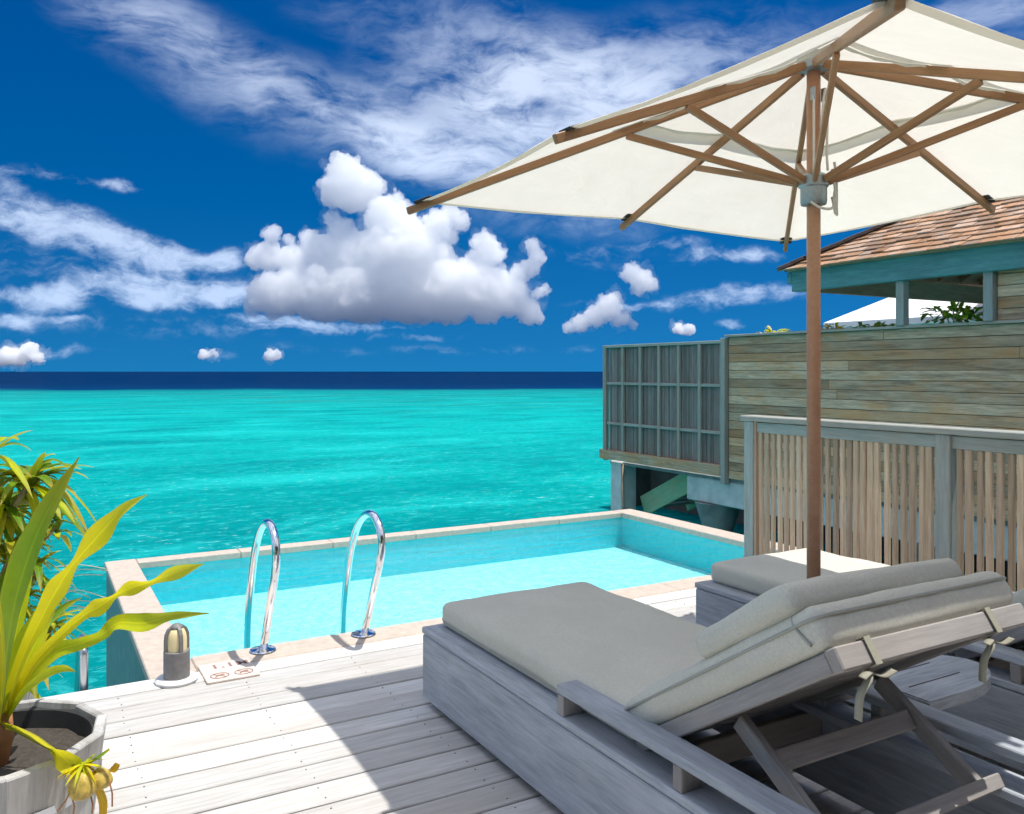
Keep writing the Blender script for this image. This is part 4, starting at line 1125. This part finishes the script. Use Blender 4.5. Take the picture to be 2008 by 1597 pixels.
def build_far():
    # white parasol on the neighbour's terrace
    t = thing('far_parasol', 'white parasol seen through the opening above the neighbouring wall', 'parasol', (14.23, 8.45, 0))
    V = [(0, 0, 3.45)] + [(c * 1.9, s * 1.9, 2.37) for c, s in ((1, 1), (-1, 1), (-1, -1), (1, -1))]
    V += [(x, y, z - .10) for (x, y, z) in V[1:]]
    F = [[0, 1, 2], [0, 2, 3], [0, 3, 4], [0, 4, 1], [1, 5, 6, 2], [2, 6, 7, 3], [3, 7, 8, 4], [4, 8, 5, 1]]
    obj('canopy', mesh('canopy', V, F), M['white_canvas'], t)
    tube('pole', [(0, 0, -.02), (0, 0, 3.0)], .03, M['teak'], t, 8)
    # second villa farther along: hip roof over a plain board house
    h = thing('far_villa', 'farther villa with brown hip roof half hidden behind the white parasol', 'building', (28.6, 16.4, 0))
    V = [(-4.2, 4.2, 3.0), (-4.2, -6, 3.0), (4, -6, 3.0), (4, 4.2, 3.0), (0, 0, 5.9), (0, -3, 5.9)]
    o = obj('roof', mesh('roof', V, [[0, 1, 5, 4], [3, 0, 4], [2, 3, 4, 5], [1, 2, 5]]), M['hipcap'], h)
    md = o.modifiers.new('thick', 'SOLIDIFY'); md.thickness = .08
    block('wall', (-3.4, -5.4, -.2), (3.4, 3.4, 2.78), M['beam'], h, b=.02)
    block('floor', (-3.8, -5.8, -.5), (3.8, 3.8, -.2), M['concrete'], h, b=.02)
    for x in (-3, 3):
        for y in (-5, 3): tube('pile', [(x, y, -3), (x, y, -.5)], .2, M['concrete_wet'], h, 10)
    # shrub spilling over the wall
    def shrub(name, lab, loc, n, spread, ln, mats, seed, flat=.5):
        rnd = random.Random(seed); s = thing(name, lab, 'plant', loc)
        for k in range(n):
            a = rnd.uniform(0, 2 * math.pi); r = rnd.uniform(0, 1) ** .5
            b = Vector((math.cos(a) * spread[0] * r, math.sin(a) * spread[1] * r, rnd.uniform(0, spread[2])))
            d = Vector((math.cos(a) * .7 + rnd.uniform(-.4, .4), math.sin(a) * .7 + rnd.uniform(-.4, .4), rnd.uniform(-.2, .9)))
            simple_leaf(b, d, rnd.uniform(.6, 1.2) * ln, ln * rnd.uniform(.3, .5), rnd.uniform(.1, .6), rnd.choice(mats), s, n=5)
        for k in range(4):
            a = k * 1.6; tube('stem', [(0, 0, -.15), (math.cos(a) * spread[0] * .4, math.sin(a) * spread[1] * .4, spread[2] * .8)], .008, M['cane'], s, 6)
    shrub('leafy_shrub', 'dark green leafy shrub spilling over the neighbouring wall between its posts', (WX + .05, 5.52, 2.03), 90, (.10, .30, .16), .15, [M['leaf_dark'], M['leaf_dark'], M['leaf_narrow']], 5)
    shrub('flowering_shrub', 'low shrub with yellow and orange leaves behind the parasol pole on the wall', (WX + .12, 7.18, 2.02), 26, (.05, .16, .06), .10, [M['leaf_yellow'], M['leaf_orange'], M['leaf_dark']], 6)
    shrub('wispy_grass', 'wisp of pale grass standing behind the neighbouring wall', (WX + .15, 8.15, 2.00), 26, (.08, .22, .05), .13, [M['leaf_lime'], M['leaf_narrow2'], M['twig']], 8)
    shrub('trailing_shrub', 'low dark green creeper along the wall below the white parasol', (WX + .16, 6.62, 2.01), 40, (.05, .34, .05), .11, [M['leaf_dark'], M['leaf_narrow']], 12)
build_far()

# ================================================================ PLANTERS AND PLANTS
def planter(loc, r, h, lab, seed):
    t = thing('planter', lab, 'planter', loc)
    rnd = random.Random(seed); n = 12
    for k in range(n):
        a = 2 * math.pi * (k + .5) / n + .12
        c, s = math.cos(a), math.sin(a); wid = 2 * r * math.tan(math.pi / n)
        r0, r1 = r * .80, r
        p0, p1 = Vector((c * r0, s * r0, .0)), Vector((c * r1, s * r1, h + rnd.uniform(-.004, .004)))
        x = (p1 - p0).normalized(); V, F = box_geo((p1 - p0).length, wid * 1.045, .030, .004)
        V = [Vector((v.x, v.y * (1 - .10 * (1 - (v.x / (p1 - p0).length + .5)) * 2), v.z)) for v in V]
        o = obj('stave', mesh('stave', V, F), M['planter'], t)
        y = Vector((-s, c, 0)); z = x.cross(y).normalized()
        Mx = Matrix((x, y, z)).transposed().to_4x4(); Mx.translation = (p0 + p1) / 2; o.matrix_local = Mx
    for z in (h * .18, h * .70):
        rr = r * (.80 + .20 * z / h) + .018
        lathe('hoop', [(rr, z - .012), (rr + .003, z - .012), (rr + .004, z + .012), (rr, z + .012)], M['steel'], t, seg=36)
    lathe('liner', [(r * .78, .05), (r * .955, h - .03), (r * .985, h - .012), (r * .92, h - .02), (r * .88, h - .10)], M['liner'], t, seg=36)
    V, F = [], []; rings = 8; seg = 28
    for i in range(rings + 1):
        for k in range(seg):
            a = 2 * math.pi * k / seg; q = r * .90 * i / rings
            V.append((q * math.cos(a), q * math.sin(a), h - .072 + mnoise.noise(Vector((q * 20 * math.cos(a), q * 20 * math.sin(a), seed))) * .018))
    for i in range(rings):
        for k in range(seg): k2 = (k + 1) % seg; F.append([i * seg + k, (i + 1) * seg + k, (i + 1) * seg + k2, i * seg + k2])
    obj('soil', mesh('soil', V, F, True), M['soil'], t)
    return t
PL1 = Vector((-.095, 2.83, 0)); PL2 = Vector((-.27, 3.46, 0))
planter(PL1, .275, .45, 'whitewashed stave planter in the corner holding the broad-leaved lily', 1)
planter(PL2, .27, .45, 'whitewashed planter at the picture edge behind the lily planter', 2)

def build_lily():
    t = thing('broad_leaved_lily', 'lily with long twisted yellow-green leaves growing from the corner planter', 'plant')
    t.location = PL1 + Vector((0, 0, .34))
    L = t.location
    B = P(2, 1425, 2.42)
    tube('stem', [Vector((0, 0, 0)), B - L + Vector((0, 0, -.03)), P(4, 1395, 2.42) - L], [.030, .034, .026], M['stem'], t, 12)
    # (photo position, distance), width, roll
    leaves = [
        ('leaf_green', [((0, 1420), 2.42), ((8, 1330), 2.36), ((24, 1210), 2.30), ((50, 1110), 2.26), ((90, 1010), 2.24), ((155, 897), 2.24)], [.03, .072, .100, .102, .066, .004], [0, 0, .05, .1, .15, .2]),
        ('leaf_yellow', [((4, 1415), 2.42), ((40, 1300), 2.36), ((85, 1205), 2.30), ((115, 1150), 2.27), ((146, 1104), 2.25), ((195, 1048), 2.23), ((240, 1000), 2.22), ((288, 970), 2.22)], [.03, .040, .050, .064, .026, .070, .030, .003], [0, .1, .4, .6, 1.0, .5, .2, .1]),
        ('leaf_yellow', [((8, 1418), 2.42), ((60, 1310), 2.38), ((120, 1245), 2.34), ((165, 1206), 2.31), ((195, 1190), 2.30), ((226, 1168), 2.29), ((260, 1152), 2.28), ((300, 1140), 2.27), ((345, 1122), 2.27), ((400, 1106), 2.27)], [.03, .038, .034, .030, .056, .018, .048, .022, .046, .003], [0, .1, .3, .4, .2, .9, .3, 1.0, .5, .2]),
        ('leaf_lime', [((4, 1420), 2.42), ((50, 1345), 2.40), ((110, 1280), 2.38), ((160, 1262), 2.36), ((200, 1245), 2.34), ((232, 1222), 2.33), ((285, 1222), 2.32), ((335, 1208), 2.31), ((410, 1203), 2.31)], [.03, .055, .052, .040, .034, .050, .060, .028, .003], [0, -.1, -.2, .1, .5, -.4, -.2, .3, .1]),
        ('leaf_yellow', [((-4, 1420), 2.42), ((30, 1424), 2.36), ((75, 1444), 2.30), ((110, 1472), 2.27), ((140, 1500), 2.26), ((160, 1524), 2.26)], [.025, .045, .075, .085, .062, .006], [.3, .5, .7, .8, .8, .8]),
        ('leaf_lime', [((0, 1420), 2.42), ((14, 1340), 2.40), ((48, 1255), 2.40), ((90, 1185), 2.42), ((125, 1120), 2.46)], [.03, .045, .05, .036, .004], [0, .2, .3, .5, .6]),
        ('leaf_green', [((-6, 1420), 2.44), ((-30, 1300), 2.46), ((-70, 1150), 2.50), ((-130, 1040), 2.55)], [.03, .08, .10, .01], [0, 0, .1, .2]),
        ('leaf_lime', [((-2, 1425), 2.42), ((30, 1350), 2.44), ((66, 1268), 2.48), ((108, 1196), 2.54)], [.03, .04, .045, .004], [0, .2, .5, .7]),
    ]
    leaves += [
        ('leaf_lime', [((2, 1420), 2.42), ((20, 1300), 2.44), ((44, 1180), 2.48), ((60, 1080), 2.52), ((66, 1010), 2.56)], [.02, .032, .036, .028, .003], [.4, .5, .7, .9, 1.0]),
        ('leaf_yellow', [((-2, 1420), 2.40), ((6, 1300), 2.32), ((-6, 1180), 2.26), ((-30, 1080), 2.22)], [.02, .036, .04, .004], [.2, .3, .4, .5]),
        ('leaf_lime', [((6, 1418), 2.42), ((46, 1360), 2.36), ((92, 1322), 2.31), ((128, 1310), 2.28), ((150, 1318), 2.26)], [.02, .028, .030, .022, .003], [-.4, -.3, -.2, 0, .2]),
        ('leaf_green', [((0, 1420), 2.44), ((34, 1330), 2.52), ((70, 1250), 2.60), ((118, 1196), 2.68), ((160, 1172), 2.74)], [.02, .034, .036, .026, .003], [.1, .2, .3, .5, .6])]
    for mat, pts, wd, rl in leaves:
        c = catmull([P(*p, d) - L for p, d in pts], 5)
        def interp(a):
            out = []
            for i in range(len(a) - 1):
                for k in range(5): q = k / 5; q = q * q * (3 - 2 * q); out.append(a[i] * (1 - q) + a[i + 1] * q)
            return out + [a[-1]]
        # a slight kink where the blade twists
        side = (RX * .55 + Vector((0, 0, -.62)) - RY * .25)
        leaf_obj('leaf', *ribbon(c, [w * .86 for w in interp(wd)], .34, side, interp(rl)), M[mat], t)
    # withered seed heads hanging at the end of the drooping stalk
    hd = thing('seed_head', 'withered yellow seed bulbs hanging over the rim of the lily planter', 'seed head', P(160, 1520, 2.25))
    for (px, py, d, r, sy) in ((161, 1541, 2.24, .032, 1.12), (196, 1527, 2.28, .029, 1.0)):
        c = P(px, py, d) - hd.location; V, F = [], []; sg, rg = 22, 12
        for i in range(rg + 1):
            th = math.pi * i / rg
            for k in range(sg):
                a = 2 * math.pi * k / sg; rr = r * math.sin(th) * (1 + .12 * math.cos(a * 6 + th)) * (1 - .22 * math.cos(th))
                V.append(c + Vector((rr * math.cos(a), rr * math.sin(a), r * sy * math.cos(th))))
        for i in range(rg):
            for k in range(sg): k2 = (k + 1) % sg; F.append([i * sg + k, (i + 1) * sg + k, (i + 1) * sg + k2, i * sg + k2])
        obj('bulb', mesh('bulb', V, F, True), M['bulb'], hd)
    rnd = random.Random(4)
    top = P(163, 1500, 2.25) - hd.location
    for k in range(34):
        a = rnd.uniform(0, 6.28); d = Vector((math.cos(a), math.sin(a), rnd.uniform(-1.1, .35)))
        simple_leaf(top, d, rnd.uniform(.035, .075), .009, rnd.uniform(0, .8), M[rnd.choice(('leaf_yellow', 'leaf_yellow', 'leaf_lime', 'leaf_orange'))], hd, 'bract', n=5)
    def hang(pts, w, mat):
        c = catmull([P(x, y, d) - hd.location for x, y, d in pts], 5); n = len(c)
        leaf_obj('withered_leaf', *ribbon(c, [w * (1 - .7 * abs(i / n - .4)) for i in range(n)], .4, RX), M[mat], hd)
    hang([(178, 1515, 2.26), (190, 1545, 2.27), (200, 1575, 2.28), (200, 1600, 2.28), (196, 1625, 2.29)], .026, 'leaf_orange')
    hang([(170, 1500, 2.26), (190, 1488, 2.28), (215, 1470, 2.30)], .012, 'leaf_green')
    hang([(205, 1515, 2.30), (222, 1512, 2.31), (232, 1498, 2.32)], .024, 'leaf_orange')
    for (a, b) in (((138, 1553), (112, 1592)), ((142, 1568), (144, 1597)), ((178, 1562), (180, 1595)), ((214, 1530), (220, 1582))):
        tube('dry_thread', [P(*a, 2.25) - hd.location, P((a[0] + b[0]) / 2 + 3, (a[1] + b[1]) / 2, 2.26) - hd.location, P(*b, 2.26) - hd.location], .0022, M['stem'], hd, 5)
    top2 = P(100, 1468, 2.29) - hd.location
    tube('stalk', [P(6, 1418, 2.40) - hd.location, top2, P(160, 1512, 2.255) - hd.location], .006, M['leaf_lime'], hd, 6)
build_lily()

def build_narrow():
    t = thing('narrow_leaved_plant', 'bushy plant with rosettes of narrow drooping leaves behind the lily', 'plant')
    t.location = PL2 + Vector((0, 0, .34)); L = t.location; rnd = random.Random(14)
    heads = [((58, 945), 3.05, 50, .24, .036), ((-24, 900), 3.0, 34, .26, .036), ((20, 1090), 3.0, 34, .22, .026), ((40, 1190), 2.95, 34, .18, .020), ((98, 1235), 2.9, 26, .15, .022), ((60, 1270), 2.85, 26, .16, .020), ((-10, 1180), 2.95, 26, .19, .024), ((10, 1000), 3.05, 34, .22, .030), ((110, 1030), 3.15, 18, .15, .022), ((70, 1120), 3.0, 22, .17, .022), ((20, 1300), 2.8, 22, .17, .022)]
    root = Vector((0, 0, 0))
    for (pp, d, n, ln, wd) in heads:
        c = P(*pp, d) - L
        mid = root.lerp(c, .5) + Vector((rnd.uniform(-.05, .05), rnd.uniform(-.05, .05), .03))
        tube('cane', catmull([root, mid, c], 5), .010, M['cane'], t, 7)
        for k in range(n):
            a = rnd.uniform(0, 6.283); el = rnd.uniform(-.25, 1.25)
            dv = Vector((math.cos(a) * math.cos(el), math.sin(a) * math.cos(el), math.sin(el)))
            b = c + Vector((0, 0, rnd.uniform(-.05, .03)))
            simple_leaf(b, dv, ln * rnd.uniform(.65, 1.15), wd * rnd.uniform(.8, 1.25), rnd.uniform(.25, 1.0), M[rnd.choice(('leaf_narrow', 'leaf_narrow', 'leaf_narrow2', 'leaf_narrow2', 'leaf_lime'))], t, n=8)
    for k in range(9):
        c = P(rnd.uniform(60, 110), rnd.uniform(1110, 1220), 2.95) - L
        e = c + RX * rnd.uniform(.10, .20) + Vector((0, 0, rnd.uniform(-.04, .05)))
        tube('dry_leaf', catmull([c, c.lerp(e, .5) + Vector((0, 0, rnd.uniform(.01, .03))), e], 5), .0016, M['twig'], t, 5)
build_narrow()
